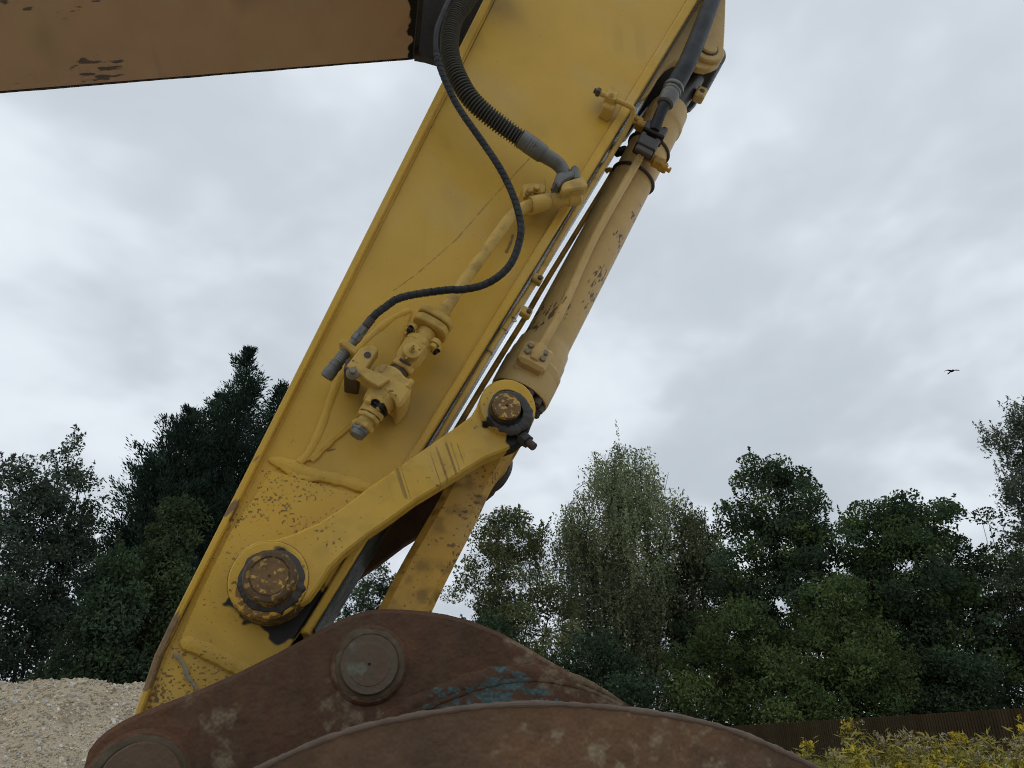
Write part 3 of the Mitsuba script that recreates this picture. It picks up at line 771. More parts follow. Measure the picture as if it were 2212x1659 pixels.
put('elbow', tube(spline(el, 6), R(12.5, el[1]), 20), 'rubber', UH)
for (a, b, hx, hy, nm) in ((1411, 290, 0.047, 0.024, 'flange'), (1395, 318, 0.042, 0.030, 'manifold')):
    q = P(a, b, 2.225)
    put(nm, join([block(q, ex, ax, ey, hx, hy, 0.034, 0.006), block(q - ax * hy * 0.9, ex, ax, ey, hx * 0.62, 0.014, 0.026, 0.005)]), 'black_grease_and_shade', UH)
    for s in (-1, 1):
        w = q + ex * s * hx * 0.72 - ax * hy
        put('bolt', join([cyl(w + ey * -0.022, w + ey * -0.022 - ax * 0.016, 0.013, 0.002, 14), cyl(w + ey * 0.015, w + ey * 0.015 - ax * 0.016, 0.013, 0.002, 14)]), 'dark_metal', UH)
q = P(1390, 327, 2.19)
put('end_cap', join([block(q, ex, ax, ey, 0.036, 0.016, 0.012, 0.010)] + [cyl(q + ex * (0.010 * k) + ey * -0.010 + ax * 0.004 * (-1) ** k, q + ex * (0.010 * k + 0.005) + ey * -0.017 + ax * 0.004 * (-1) ** k, 0.006, 0.001, 8) for k in range(-2, 3)]), 'dark_metal', UH)

# ---- corrugated big hose
BH = EX + '__ribbed_hose'
LAB(BH, 'fat ribbed grey hose curving over the stick')
bh = [(1120, -120, 2.02), (1050, -60, 2.02), (1003, 8, 2.02), (982, 39, 2.02), (973, 70, 2.02), (971, 102, 2.02), (977, 135, 2.02), (990, 169, 2.02), (1011, 206, 2.03), (1037, 234, 2.04), (1066, 258, 2.05), (1097, 281, 2.06), (1123, 299, 2.07), (1146, 315, 2.075), (1170, 331, 2.08)]
path = resample(spline([P(*q) for q in bh], 10), 0.0016)
r0 = R(16.5, P(971, 102, 2.02))
s = np.arange(len(path)) * 0.0016
end = np.where(np.linalg.norm(path - P(1128, 302, 2.07), axis=1) < 0.004)[0]
cut = int(end[len(end) // 2]) if len(end) else len(path) - 30
pitch = 0.0118
saw = np.abs((s / pitch) % 1 - 0.5) * 2
ridge_ = np.clip((saw - 0.45) * 2.6, 0, 1)
rad = r0 * (0.94 + 0.32 * ridge_)
tb = tube(path[:cut], rad[:cut], 26)
cc = np.r_[np.repeat(ridge_[:cut], 26), 0, 0][:, None] ** 2
put('ribs', tb, 'rib_rubber', BH, smooth=True, color=np.array([[0.020, 0.022, 0.022]]) * (1 - cc) + np.array([[0.125, 0.120, 0.100]]) * cc)
a, b = P(1126, 300, 2.07), P(1174, 334, 2.08)
put('cuff', lathe(a, b, [(0, 0), (0, r0 * 1.24), (0.05, r0 * 1.27), (0.12, r0 * 1.2), (0.3, r0 * 1.22), (0.34, r0 * 1.27), (0.40, r0 * 1.2), (0.46, r0 * 1.27), (0.5, r0 * 1.2), (0.56, r0 * 1.26), (0.60, r0 * 1.18), (0.63, r0 * 1.24), (0.96, r0 * 1.18), (1, r0 * 1.12), (1.0, 0)], 36), 'grey_metal', BH)
el = [P(1172, 333, 2.08), P(1186, 341, 2.082), P(1200, 350, 2.085), P(1212, 362, 2.09), P(1219, 376, 2.095), P(1222, 388, 2.10)]
put('elbow', tube(spline(el, 6), np.linspace(R(17, el[0]), R(14, el[0]), 31), 24), 'grey_metal', BH)
put('clamp_half', plate(chaikin(pxpoly([(1199, 384), (1206, 380), (1222, 380), (1236, 374), (1240, 388), (1225, 396), (1214, 402), (1206, 414), (1200, 408), (1196, 400), (1197, 390)], 2.08), 1), 2.055, 2.13, 0.006), 'grey_metal', BH)
a, b = P(1246, 392, 2.075), P(1241, 366, 2.075)
put('clamp_bolt', join([cyl(a, b, R(10.5, a), 0.004, 24), cyl(b, b + (b - a) * 0.18, R(7, a), 0.003, 20)]), 'grey_metal', BH)
put('clamp_clip', tube([P(1198, 396, 2.06), P(1196, 404, 2.06), P(1191, 410, 2.06)], 0.0045, 8), 'black_grease_and_shade', BH)

# ---- long feed pipe, its flange block and clamp on the stick face
FP = EX + '__feed_pipe'
LAB(FP, 'long yellow steel pipe along the stick face with a clamp and flange block')
fp = [P(941, 700, 2.115), P(955, 680, 2.115), P(998, 614, 2.115), P(1050, 542, 2.115), P(1090, 486, 2.115), P(1104, 468, 2.115), P(1118, 456, 2.115), P(1136, 446, 2.115), P(1160, 438, 2.11), P(1190, 433, 2.11), P(1222, 428, 2.11), P(1240, 424, 2.11)]
rf = R(13, fp[3])
put('pipe', tube(spline(fp, 8), rf, 24), 'fitting_paint', FP)
put('pipe_collar', cyl(P(960, 673, 2.115), P(953, 683, 2.115), rf * 1.2, 0.003, 28), 'fitting_paint', FP)
a, b = P(1146, 442, 2.112), P(1186, 434, 2.112)
put('clamp_sleeve', lathe(a, b, [(0, rf * 1.02), (0, rf * 1.42), (0.5, rf * 1.45), (0.98, rf * 1.42), (1, rf * 1.2), (1, 0)], 28), 'fitting_paint', FP)
a, b = P(1186, 434, 2.112), P(1226, 428, 2.11)
put('pipe_socket', cyl(a, b, rf * 1.25, 0.004, 28), 'fitting_paint', FP)
put('elbow_body', join([cyl(P(1220, 430, 2.11), P(1254, 424, 2.11), rf * 1.45, 0.01, 28)]), 'fitting_paint', FP)
fb = pxpoly([(1210, 410), (1216, 402), (1228, 397), (1250, 391), (1257, 390), (1267, 408), (1265, 412), (1256, 417), (1225, 420), (1212, 424)], 2.07)
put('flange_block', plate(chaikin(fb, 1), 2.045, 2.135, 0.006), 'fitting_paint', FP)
put('clamp_base', block(P(1152, 424, 2.165), [0.93, 0, 0.3], [0, 1, 0], [-0.3, 0, 0.93], 0.042, 0.04, 0.03, 0.004), 'fitting_paint', FP)
put('clamp_wing', plate(pxpoly([(1127, 406), (1131, 404), (1140, 412), (1174, 394), (1178, 400), (1176, 420), (1140, 432), (1130, 430)], 2.13), 2.115, 2.135, 0.003), 'fitting_paint', FP)
put('clamp_tab', plate(pxpoly([(1118, 448), (1150, 446), (1186, 440), (1184, 452), (1150, 462), (1130, 462)], 2.14), 2.130, 2.15, 0.002), 'fitting_paint', FP)
for (a, b) in ((1143, 417), (1158, 411)):
    q = P(a, b, 2.112)
    put('clamp_bolt', join([cyl(q, q + np.array([0, -0.006, 0]), 0.0155, 0.001, 24), cyl(q + np.array([0, -0.005, 0]), q + np.array([0, -0.022, 0]), 0.0125, 0.003, 6)]), 'fitting_paint', FP)

# ---- safety valve group
VA = EX + '__valve'
LAB(VA, 'yellow hydraulic valve assembly bolted to the stick face')
YV = 2.105
va = P(932, 708, YV)
vb = P(765, 945, YV)
v1 = unit(vb - va)
v3 = np.array([0, -1.0, 0])
v2 = np.cross(v1, v3)
v2 = v2 if v2[0] > 0 else -v2


def V(px, py, out=0.0):
    """The point of the valve plane, OUT metres nearer to the camera."""
    return P(px, py, YV - out)


u = R(1.0, va)     # one measured pixel in metres here
for (a, b, hl_, th, dp) in ((940, 690, 41, 8.0, 0.046), (930, 708, 41, 9.0, 0.050)):
    c = V(a, b)
    tt = np.linspace(0, 2 * math.pi, 48, endpoint=False)
    ring = np.stack([np.sign(np.cos(tt)) * np.abs(np.cos(tt)) ** 0.6 * hl_ * u, np.sign(np.sin(tt)) * np.abs(np.sin(tt)) ** 0.75 * dp], 1)
    rings = []
    for w, k in ((-th * u, 0.93), (-th * u + 0.004, 1.0), (th * u - 0.004, 1.0), (th * u, 0.93)):
        rings.append(c + v1 * w + ring[:, :1] * k * v2 + ring[:, 1:] * k * v3)
    n = 48
    vv = np.vstack(rings + [[c - v1 * th * u], [c + v1 * th * u]])
    i = np.arange(n)
    ff = [np.stack([r_ * n + i, r_ * n + (i + 1) % n, (r_ + 1) * n + (i + 1) % n], 1) for r_ in range(3)] + [np.stack([r_ * n + i, (r_ + 1) * n + (i + 1) % n, (r_ + 1) * n + i], 1) for r_ in range(3)]
    ff += [np.stack([(i + 1) % n, i, i * 0 + 4 * n], 1), np.stack([3 * n + i, 3 * n + (i + 1) % n, i * 0 + 4 * n + 1], 1)]
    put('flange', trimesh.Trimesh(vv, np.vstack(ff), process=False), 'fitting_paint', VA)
for (a, b, o) in ((889, 708, 0.028), (940, 742, 0.028), (884, 717, -0.006), (942, 754, -0.01)):
    q = V(a, b, o)
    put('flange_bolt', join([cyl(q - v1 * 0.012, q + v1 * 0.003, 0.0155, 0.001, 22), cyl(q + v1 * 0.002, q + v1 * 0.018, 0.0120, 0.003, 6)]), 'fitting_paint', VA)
put('neck', cyl(V(925, 716), V(898, 752), 20 * u, 0.003, 32), 'fitting_paint', VA)
put('swivel_collar', cyl(V(909, 737, 0.004), V(900, 749, 0.004), 31 * u, 0.004, 8, 0.3), 'fitting_paint', VA)
a, b = V(903, 745, 0.006), V(868, 795, 0.006)
put('swivel_body', lathe(a, b, [(0, 0), (0, 27 * u), (0.1, 30 * u), (0.6, 29 * u), (0.85, 24 * u), (1, 20 * u), (1, 0)], 10, 0.2), 'fitting_paint', VA)
c = V(889, 758, 0.062)
tag_ax = unit(v3 + 0.10 * v2 - 0.12 * v1)
put('dial_plate', cyl(c - tag_ax * 0.02, c + tag_ax * 0.006, 18.5 * u, 0.002, 40), 'fitting_paint', VA)
put('dial_stud', join([cyl(c + tag_ax * 0.004, c + tag_ax * 0.012, 6.5 * u, 0.001, 24), cyl(c + tag_ax * 0.012, c + tag_ax * 0.030, 4.2 * u, 0.001, 6)]), 'fitting_paint', VA)
put('dial_hole', cyl(c + tag_ax * 0.0295, c + tag_ax * 0.031, 1.6 * u, 0.0003, 14), 'black_grease_and_shade', VA)
for a, b in ((883, 743), (905, 757), (874, 753)):
    put('dial_hole', cyl(V(a, b, 0.06) + tag_ax * 0.004, V(a, b, 0.06) + tag_ax * 0.0072, 1.4 * u, 0.0003, 12), 'black_grease_and_shade', VA)
put('dial_pin', cyl(V(878, 773, 0.058), V(878, 773, 0.072), 2.4 * u, 0.001, 14), 'fitting_paint', VA)
c = V(876, 783, 0.05)
put('set_screw', cyl(c - v2 * 14 * u, c + v2 * 12 * u, 3.0 * u, 0.001, 12), 'dark_metal', VA)
put('hex_nut', cyl(V(872, 788, 0.006), V(864, 800, 0.006), 27 * u, 0.004, 6, 0.25), 'fitting_paint', VA)
put('neck', cyl(V(868, 794, 0.004), V(845, 826, 0.004), 20 * u, 0.003, 28), 'dark_metal', VA)
# main body: bulged block with four lugs
body = chaikin(pxpoly([(803, 800), (822, 795), (846, 797), (862, 806), (872, 820), (884, 828), (890, 840), (884, 862), (866, 884), (858, 888), (852, 868), (836, 862), (812, 840), (797, 822)], YV - 0.03), 1)
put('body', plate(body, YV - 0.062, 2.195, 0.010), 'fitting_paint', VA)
for (a, b) in ((828, 796), (886, 828)):
    q = V(a, b, 0.055)
    put('body_lug', cyl(q + v1 * 0.02, q - v1 * 0.012, 7.5 * u, 0.004, 18), 'fitting_paint', VA)
a, b = V(846, 828, 0.01), V(812, 878, 0.01)
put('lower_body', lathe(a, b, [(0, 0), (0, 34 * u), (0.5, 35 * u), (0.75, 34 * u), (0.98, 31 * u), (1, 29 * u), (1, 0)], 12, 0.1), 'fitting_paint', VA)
brk = pxpoly([(778, 754), (796, 749), (811, 765), (791, 796), (824, 812), (842, 822), (818, 838), (796, 826), (779, 812), (757, 800), (748, 793)], YV - 0.07)
put('bracket', plate(brk, YV - 0.078, YV - 0.022, 0.003), 'fitting_paint', VA)
put('bracket_leg', block(V(801, 768, 0.02), v1, v2, v3, 14 * u, 10 * u, 0.028, 0.003), 'fitting_paint', VA)
q = V(794, 767, 0.0785)
put('bracket_hole', cyl(q, q + np.array([0, -0.0012, 0]), 7.2 * u, 0.0003, 24), 'black_grease_and_shade', VA)
put('standoff', block(P(761, 816, YV + 0.01), [1, 0, -0.12], [0, 1, 0], [0.12, 0, 1], 15 * u, 0.085, 13 * u, 0.004), 'dark_metal', VA)
q = V(762, 806, 0.070)
put('bracket_bolt', join([cyl(q + np.array([0, 0.006, 0]), q + np.array([0, -0.005, 0]), 13.5 * u, 0.001, 26), cyl(q + np.array([0, -0.004, 0]), q + np.array([0, -0.010, 0]), 11 * u, 0.002, 26), cyl(q + np.array([0, -0.009, 0]), q + np.array([0, -0.024, 0]), 7.5 * u, 0.002, 6)]), 'bolt_metal', VA)
for (a, b) in ((799, 862), (823, 875)):
    q = V(a, b, 0.048)
    put('cap_bolt', cyl(q - v1 * 0.008, q + v1 * 0.016, 8.0 * u, 0.004, 18), 'fitting_paint', VA)
a, b = V(822, 864, 0.008), V(798, 900, 0.008)
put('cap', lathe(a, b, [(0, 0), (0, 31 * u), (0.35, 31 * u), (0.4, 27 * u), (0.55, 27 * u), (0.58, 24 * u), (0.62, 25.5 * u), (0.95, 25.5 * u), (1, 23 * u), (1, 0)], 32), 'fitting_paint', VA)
put('seal_ring', cyl(V(801, 896, 0.008), V(798, 901, 0.008), 24.5 * u, 0.001, 32), 'dark_metal', VA)
put('lock_ring', cyl(V(799, 899, 0.008), V(793, 908, 0.008), 25 * u, 0.003, 8, 0.3), 'fitting_paint', VA)
put('spindle', cyl(V(795, 905, 0.008), V(785, 919, 0.008), 17 * u, 0.002, 28), 'fitting_paint', VA)
put('lock_nut', cyl(V(787, 915, 0.008), V(780, 926, 0.008), 24 * u, 0.004, 6, 0.1), 'fitting_paint', VA)
a, b = V(781, 924, 0.008), V(768, 943, 0.008)
put('plug', join([cyl(a, a + (b - a) * 0.5, 19 * u, 0.003, 6, 0.5), lathe(a, b, [(0, 0), (0.3, 16 * u), (0.92, 15.5 * u), (1, 13 * u), (1.0, 10 * u), (0.97, 9 * u), (0.97, 0)], 28)]), 'grey_metal', VA)

# ---- thin spiral-wrapped hose with its quick coupling
TH = EX + '__spiral_hose'
LAB(TH, 'thin black spiral wrapped hose hanging in a loop across the stick')
th = [(1010, -70, 1.995), (985, -25, 1.99), (970, 0, 1.985), (956, 31, 1.98), (945, 60, 1.98), (941, 91, 1.98), (943, 115, 1.98), (951, 146, 1.98), (963, 177, 1.985), (980, 214, 1.99), (1000, 247, 1.99), (1024, 281, 1.99), (1050, 318, 1.99), (1076, 357, 1.985),
      (1097, 396, 1.98), (1112, 432, 1.975), (1119, 456, 1.97), (1124, 478, 1.97), (1125.5, 499, 1.97), (1121, 525, 1.975), (1112, 553, 1.98), (1098, 577, 1.985), (1076, 598, 1.99), (1050, 613, 2.0), (1025, 621, 2.0), (994, 626, 2.005), (972, 626, 2.01), (930, 631, 2.02), (886, 638, 2.03), (856, 647, 2.035), (834, 662, 2.04), (815, 676, 2.045), (802, 689, 2.05)]
path = resample(spline([P(*q) for q in th], 10), 0.002)
s = np.arange(len(path)) * 0.002
r1 = R(6.3, P(1050, 318, 1.99))
put('hose', tube(path, r1, 16), 'rubber', TH)
k0 = int(np.argmin(np.linalg.norm(path - P(943, 108, 1.98), axis=1)))
sub = path[k0:]
t_ = unit(np.gradient(sub, axis=0))
a_ = unit(np.cross(t_, [0, 1.0, 0.001]))
b_ = np.cross(t_, a_)
lead = 0.023
sides = 22
ang = np.arange(sides) * 2 * math.pi / sides
ss = (np.arange(len(sub)) * 0.002)
ph = (ss[:, None] / lead + ang[None, :] / (2 * math.pi)) % 1.0
rr = np.where(ph < 0.14, r1 * 0.85, r1 * (1.26 - 0.10 * ph))
vv = (sub[:, None] + rr[..., None] * (np.cos(ang)[None, :, None] * a_[:, None] + np.sin(ang)[None, :, None] * b_[:, None])).reshape(-1, 3)
i, j = np.meshgrid(np.arange(len(sub) - 1), np.arange(sides), indexing='ij')
i, j = i.ravel(), j.ravel()
qs = [i * sides + j, i * sides + (j + 1) % sides, (i + 1) * sides + (j + 1) % sides, (i + 1) * sides + j]
put('spiral_wrap', trimesh.Trimesh(vv, np.vstack([np.stack([qs[0], qs[1], qs[2]], 1), np.stack([qs[0], qs[2], qs[3]], 1)]), process=False), 'rubber', TH, smooth=40)
a, b = P(803, 688, 2.05), P(704, 816, 2.105)
k = R(1.0, a)
put('crimp', lathe(a, a + (b - a) * 0.16, [(0, 0), (0, 9.5 * k), (0.2, 10 * k), (0.3, 9 * k), (0.45, 10 * k), (0.6, 9 * k), (0.75, 10 * k), (1, 8 * k), (1, 0)], 22), 'dark_metal', TH)
put('swivel_nut', join([cyl(a + (b - a) * 0.15, a + (b - a) * 0.27, 10.5 * k, 0.002, 6), cyl(a + (b - a) * 0.26, a + (b - a) * 0.38, 12.0 * k, 0.003, 6, 0.4), cyl(a + (b - a) * 0.37, a + (b - a) * 0.50, 9.5 * k, 0.002, 20)]), 'grey_metal', TH)
put('bulkhead_plate', block(P(754, 759, 2.085), unit(b - a), [0, 1, 0], np.cross(unit(b - a), [0, 1, 0]), 7 * k, 0.036, 22 * k, 0.003), 'fitting_paint', TH)
c0 = a + (b - a) * 0.50
prof = [(0, 0), (0, 12 * k)]
for t in np.linspace(0.05, 0.45, 7):
    prof += [(t, 13 * k), (t + 0.03, 12.2 * k)]
prof += [(0.5, 12.2 * k), (0.52, 14.6 * k), (0.62, 14.8 * k), (0.64, 13.6 * k), (0.74, 13.6 * k), (0.76, 14.6 * k), (0.96, 14.4 * k), (1, 13.2 * k), (1, 9.5 * k), (0.95, 9 * k), (0.95, 0)]
put('coupling', lathe(c0, b, prof, 32), 'grey_metal', TH)

# ---- small pipes along the rear edge
SP = EX + '__small_pipe'
LAB(SP, 'thin yellow pipe clamped along the rear edge of the stick')
sp = [P(1288, 197, 2.125), P(1310, 207, 2.125), P(1340, 220, 2.125), P(1355, 226.5, 2.125), P(1364, 232, 2.125), P(1367.5, 240, 2.135), P(1363, 258, 2.16), P(1350, 285, 2.19), P(1327, 323, 2.215), P(1270, 413, 2.225), P(1216, 502, 2.225), P(1167, 588, 2.225), P(1110, 677, 2.225), P(1064, 748, 2.225), P(1010, 840, 2.225), P(960, 925, 2.225), P(930, 975, 2.225)]
rs = R(6.3, sp[9])
put('pipe', tube(spline(sp, 8), rs, 16), 'fitting_paint', SP)
a, b = P(1283, 195, 2.125), P(1292, 199, 2.125)
put('end_nut', join([cyl(a + (b - a) * 0.6, a + (b - a) * 1.5, rs * 1.55, 0.002, 6), cyl(a, a + (b - a) * 0.7, rs * 0.95, 0.002, 14)]), 'dark_metal', SP)
q = P(1320, 210, 2.13)
put('clamp_block', join([block(q, [0.9, 0, -0.4], [0, 1, 0], [0.4, 0, 0.9], 0.021, 0.022, 0.03, 0.004), block(q + np.array([-0.004, 0.04, -0.03]), [0.9, 0, -0.4], [0, 1, 0], [0.4, 0, 0.9], 0.024, 0.035, 0.026, 0.006)]), 'fitting_paint', SP)
put('clamp_screw', cyl(P(1321, 205, 2.10), P(1321, 205, 2.118), 0.010, 0.002, 6), 'fitting_paint', SP)
for (a, b) in ((1160, 604), (1136, 676)):
    q = P(a, b, 2.215)
    put('clip', block(q, ax, ex, [0, 1, 0], 0.016, 0.019, 0.016, 0.004), 'fitting_paint', SP)
    put('clip_bolt', cyl(q + np.array([0, -0.014, 0]) + ex * 0.008, q + np.array([0, -0.026, 0]) + ex * 0.008, 0.009, 0.002, 6), 'dark_metal', SP)
for (a, b) in ((1108, 690), (1089, 715), (1056, 762)):
    q = P(a, b, 2.225)
    tt = np.linspace(0, 2 * math.pi, 16)
    put('wire_tie', tube(q + (np.cos(tt)[:, None] * ex + np.sin(tt)[:, None] * np.array([0, 1.0, 0])) * rs * 1.15, 0.0016, 6), 'dark_metal', SP)
BP = EX + '__rear_pipe'
LAB(BP, 'thin rusty brown pipe running beside the yellow one')
bpx = [P(1308, 371, 2.44), P(1314, 367, 2.43), P(1321, 368, 2.42), P(1321, 376, 2.42), P(1300, 412, 2.42), P(1246, 500, 2.42), P(1178, 611, 2.42), P(1136, 683, 2.42), P(1090, 757, 2.42), P(1040, 838, 2.42), P(985, 930, 2.42)]
put('pipe', tube(spline(bpx, 8), R(5.6, bpx[5]), 14), 'bar_paint', BP)
put('stub', cyl(P(1330, 330, 2.40), P(1352, 324, 2.40), R(10, bpx[0]), 0.003, 20), 'rubber', BP)

# ------------------------------------------------------------------ ground
def ground_z(x, y):
    x, y = np.asarray(x, float), np.asarray(y, float)
    bank = 1 / (1 + np.exp(-(x - 1.6) / 0.8)) * 1 / (1 + np.exp(-(y - 6.5) / 0.6))
    return 0.55 * bank + 0.05 * (meshkit.fbm(np.stack([x * 0.7, y * 0.7, 0 * x], -1), 3, 5) - 0.5)


def ground_fn(p, n, uv):
    a = fbm(p.x * 0.8, p.y * 0.8, 0.0, 3)
    g = fbm(p.x * 11, p.y * 11, 0.0, 3)
    c = mix((0.34, 0.30, 0.235), (0.48, 0.43, 0.35), g)
    green = smoothstep(0.0, 1.0, (p.x - 0.6) * 0.8) * smoothstep(5.0, 6.5, p.y) + smoothstep(12.0, 14.0, p.y)
    return mix(c, mix((0.045, 0.055, 0.02), (0.09, 0.085, 0.03), a), dr.clip(green, 0, 1))


scene['ground_soil'] = {'type': 'twosided', 'bsdf': {'type': 'diffuse', 'reflectance': proc(ground_fn)}}
gx = np.r_[-900, -300, -100, -40, np.linspace(-24, 24, 97), 40, 100, 300, 900]
gy = np.r_[-900, -300, -100, -30, np.linspace(-12, 36, 97), 60, 120, 300, 900]
X, Y = np.meshgrid(gx, gy, indexing='ij')
v = np.stack([X, Y, ground_z(X, Y)], -1).reshape(-1, 3)
i, j = np.meshgrid(np.arange(len(gx) - 1), np.arange(len(gy) - 1), indexing='ij')
i, j = i.ravel(), j.ravel()
n_ = len(gy)
q = [i * n_ + j, (i + 1) * n_ + j, (i + 1) * n_ + j + 1, i * n_ + j + 1]
put('ground', trimesh.Trimesh(v, np.vstack([np.stack([q[0], q[1], q[2]], 1), np.stack([q[0], q[2], q[3]], 1)]), process=False), 'ground_soil', smooth=True, kind='structure')

# ------------------------------------------------------------------ gravel heap on the left
HEAP = thing('gravel_heap', 'tall heap of pale stony gravel rising beside the bucket', 'gravel heap')
crest = np.array([Q(a, b, d)[[0, 1, 2]] for a, b, d in ((-900, 1500, 9.4), (-500, 1490, 9.2), (-200, 1478, 9.0), (0, 1474, 8.9), (100, 1470, 8.85), (170, 1466, 8.8), (210, 1467, 8.8), (260, 1476, 8.8), (310, 1470, 8.75), (420, 1466, 8.7), (600, 1500, 8.7), (760, 1620, 8.8), (850, 1720, 9.0))])


def heap_z(x, y):
    cz = np.interp(x, crest[:, 0], crest[:, 2])
    cyy = np.interp(x, crest[:, 0], crest[:, 1])
    s = y - cyy
    front = cz - np.maximum(0, -s) * 0.72 - 0.12 * (1 - np.exp(-np.maximum(0, -s) * 2)) * 0
    rear = cz - np.maximum(0, s) * 0.62
    z = np.minimum(front, rear)
    z = np.where(np.abs(s) < 0.12, cz - 0.36 * np.abs(s), z + 0.04)
    z = z + 0.09 * (meshkit.fbm(np.stack([x * 2.2, y * 2.2, 0 * x], -1), 4, 8) - 0.5) + 0.05 * (meshkit.fbm(np.stack([x * 9, y * 9, 0 * x], -1), 3, 9) - 0.5)
    return z


def gravel_fn(p, n, uv):
    a = fbm(p.x * 4, p.y * 4, p.z * 4, 3)
    b = noise(p.x * 60, p.y * 60, p.z * 60)
    c = mix((0.36, 0.295, 0.205), (0.52, 0.445, 0.33), b * 0.6 + a * 0.4)
    return mix(c, (0.20, 0.165, 0.12), 0.5 * smoothstep(0.60, 0.74, a))


scene['gravel_fines'] = {'type': 'twosided', 'bsdf': {'type': 'bumpmap', 'scale': 0.012, 'height': proc(lambda p, n, uv: fbm(p.x * 55, p.y * 55, p.z * 55, 3), 3e-3), 'nested': {'type': 'diffuse', 'reflectance': proc(gravel_fn)}}}
scene['stone'] = {'type': 'twosided', 'bsdf': {'type': 'diffuse', 'reflectance': {'type': 'mesh_attribute', 'name': 'vertex_color'}}}
hx = np.linspace(crest[0, 0], crest[-1, 0], 240)
hy = np.linspace(4.4, 13.5, 240)
X, Y = np.meshgrid(hx, hy, indexing='ij')
Z = heap_z(X, Y)
v = np.stack([X, Y, Z], -1).reshape(-1, 3)
keep = (Z > -0.3).reshape(-1)
i, j = np.meshgrid(np.arange(239), np.arange(239), indexing='ij')
i, j = i.ravel(), j.ravel()
q = [i * 240 + j, (i + 1) * 240 + j, (i + 1) * 240 + j + 1, i * 240 + j + 1]
f = np.vstack([np.stack([q[0], q[1], q[2]], 1), np.stack([q[0], q[2], q[3]], 1)])
f = f[keep[f].all(1)]
put('fines', trimesh.Trimesh(v, f, process=False), 'gravel_fines', HEAP, smooth=True)
ICO = trimesh.creation.icosphere(subdivisions=0)
IV, IF = np.asarray(ICO.vertices), np.asarray(ICO.faces)
rng = np.random.default_rng(12)


def stones(pos, size, tone, rng):
    """Angular pebbles: jittered, squashed icosahedra; returns (vertices, faces, colours)."""
    n = len(pos)
    v = IV[None] * (1 + rng.uniform(-0.28, 0.28, (n, 12, 1)))
    v = v * np.stack([rng.uniform(0.8, 1.35, n), rng.uniform(0.6, 1.0, n), rng.uniform(0.45, 0.8, n)], 1)[:, None]
    qq = unit(rng.normal(size=(n, 4)))
    w, x, y, z = qq.T
    rot = np.stack([1 - 2 * (y * y + z * z), 2 * (x * y - w * z), 2 * (x * z + w * y), 2 * (x * y + w * z), 1 - 2 * (x * x + z * z), 2 * (y * z - w * x), 2 * (x * z - w * y), 2 * (y * z + w * x), 1 - 2 * (x * x + y * y)], 1).reshape(n, 3, 3)
    v = np.einsum('nij,nkj->nki', rot, v) * size[:, None, None] + pos[:, None]
    f = IF[None] + (np.arange(n) * 12)[:, None, None]
    return v.reshape(-1, 3), f.reshape(-1, 3), np.repeat(tone, 12, 0)


def stone_tone(n, rng):
    base = np.array([0.50, 0.42, 0.30])
    t = rng.uniform(0.55, 1.25, (n, 1)) * base * (1 + rng.uniform(-0.025, 0.025, (n, 3)))
    pale = rng.random(n) < 0.16
    t[pale] = np.array([0.60, 0.57, 0.50]) * rng.uniform(0.85, 1.2, (pale.sum(), 1))
    grey = rng.random(n) < 0.08
    t[grey] = np.array([0.42, 0.43, 0.42]) * rng.uniform(0.7, 1.2, (grey.sum(), 1))
    return t


def on_heap(n, rng, lo=-3.9, hi=0.6, depth=1.9):
    x = rng.uniform(lo, hi, n)
    s = rng.uniform(-depth, 0.35, n)
    y = np.interp(x, crest[:, 0], crest[:, 1]) + s
    return np.stack([x, y, heap_z(x, y)], 1)


pos = on_heap(32000, rng)
size = np.clip(rng.lognormal(-4.68, 0.44, len(pos)), 0.004, 0.028)
v, f, c = stones(pos, size, stone_tone(len(pos), rng), rng)
put('loose_stones', trimesh.Trimesh(v, f, process=False), 'stone', HEAP, smooth=False, color=c, kind='stuff')
pos = on_heap(110, rng, -3.2, 0.3, 1.6)
for k in range(len(pos)):
    sz = np.array([rng.uniform(0.018, 0.036)])
    tone = np.array([0.55, 0.53, 0.49]) * rng.uniform(0.7, 1.25)
    v, f, c = stones(pos[k:k + 1] + [0, 0, 0.006], sz, tone[None], rng)
    put('stone', trimesh.Trimesh(v, f, process=False), 'stone', HEAP, smooth=False, color=c)

# ------------------------------------------------------------------ trees
LEAF_ATTR = {'type': 'mesh_attribute', 'name': 'vertex_color'}
scene['leaf'] = {'type': 'principledthin', 'base_color': LEAF_ATTR, 'roughness': 0.55, 'diff_trans': 0.5, 'spec_trans': 0.0}
scene['bark'] = {'type': 'twosided', 'bsdf': {'type': 'diffuse', 'reflectance': proc(lambda p, n, uv: mix((0.022, 0.018, 0.014), (0.055, 0.047, 0.038), fbm(p.x * 12, p.y * 12, p.z * 3, 3)))}}


def leaf_quads(c, a, b, length, width, tone):
    """Diamond leaves: centres c, long axes a, cross axes b."""
    n = len(c)
    L, W = np.asarray(length)[:, None] * 0.5, np.asarray(width)[:, None] * 0.5
    v = np.stack([c - a * L, c + b * W, c + a * L, c - b * W], 1).reshape(-1, 3)
    o = (np.arange(n) * 4)[:, None]
    f = np.concatenate([o + [0, 1, 2], o + [0, 2, 3]], 0)
    return v, f, np.repeat(tone, 4, 0)


def perp(a, rng):
    r = unit(rng.normal(size=a.shape))
    return unit(np.cross(a, r))


def put_leaves(tree, parts, name='crown'):
    v, f, c, o = [], [], [], 0
    for a, b, t in parts:
        v.append(a)
        f.append(b + o)
        c.append(t)
        o += len(a)
    put(name, trimesh.Trimesh(np.vstack(v), np.vstack(f), process=False), 'leaf', tree, smooth=False, color=np.clip(np.vstack(c), 0.004, 1))


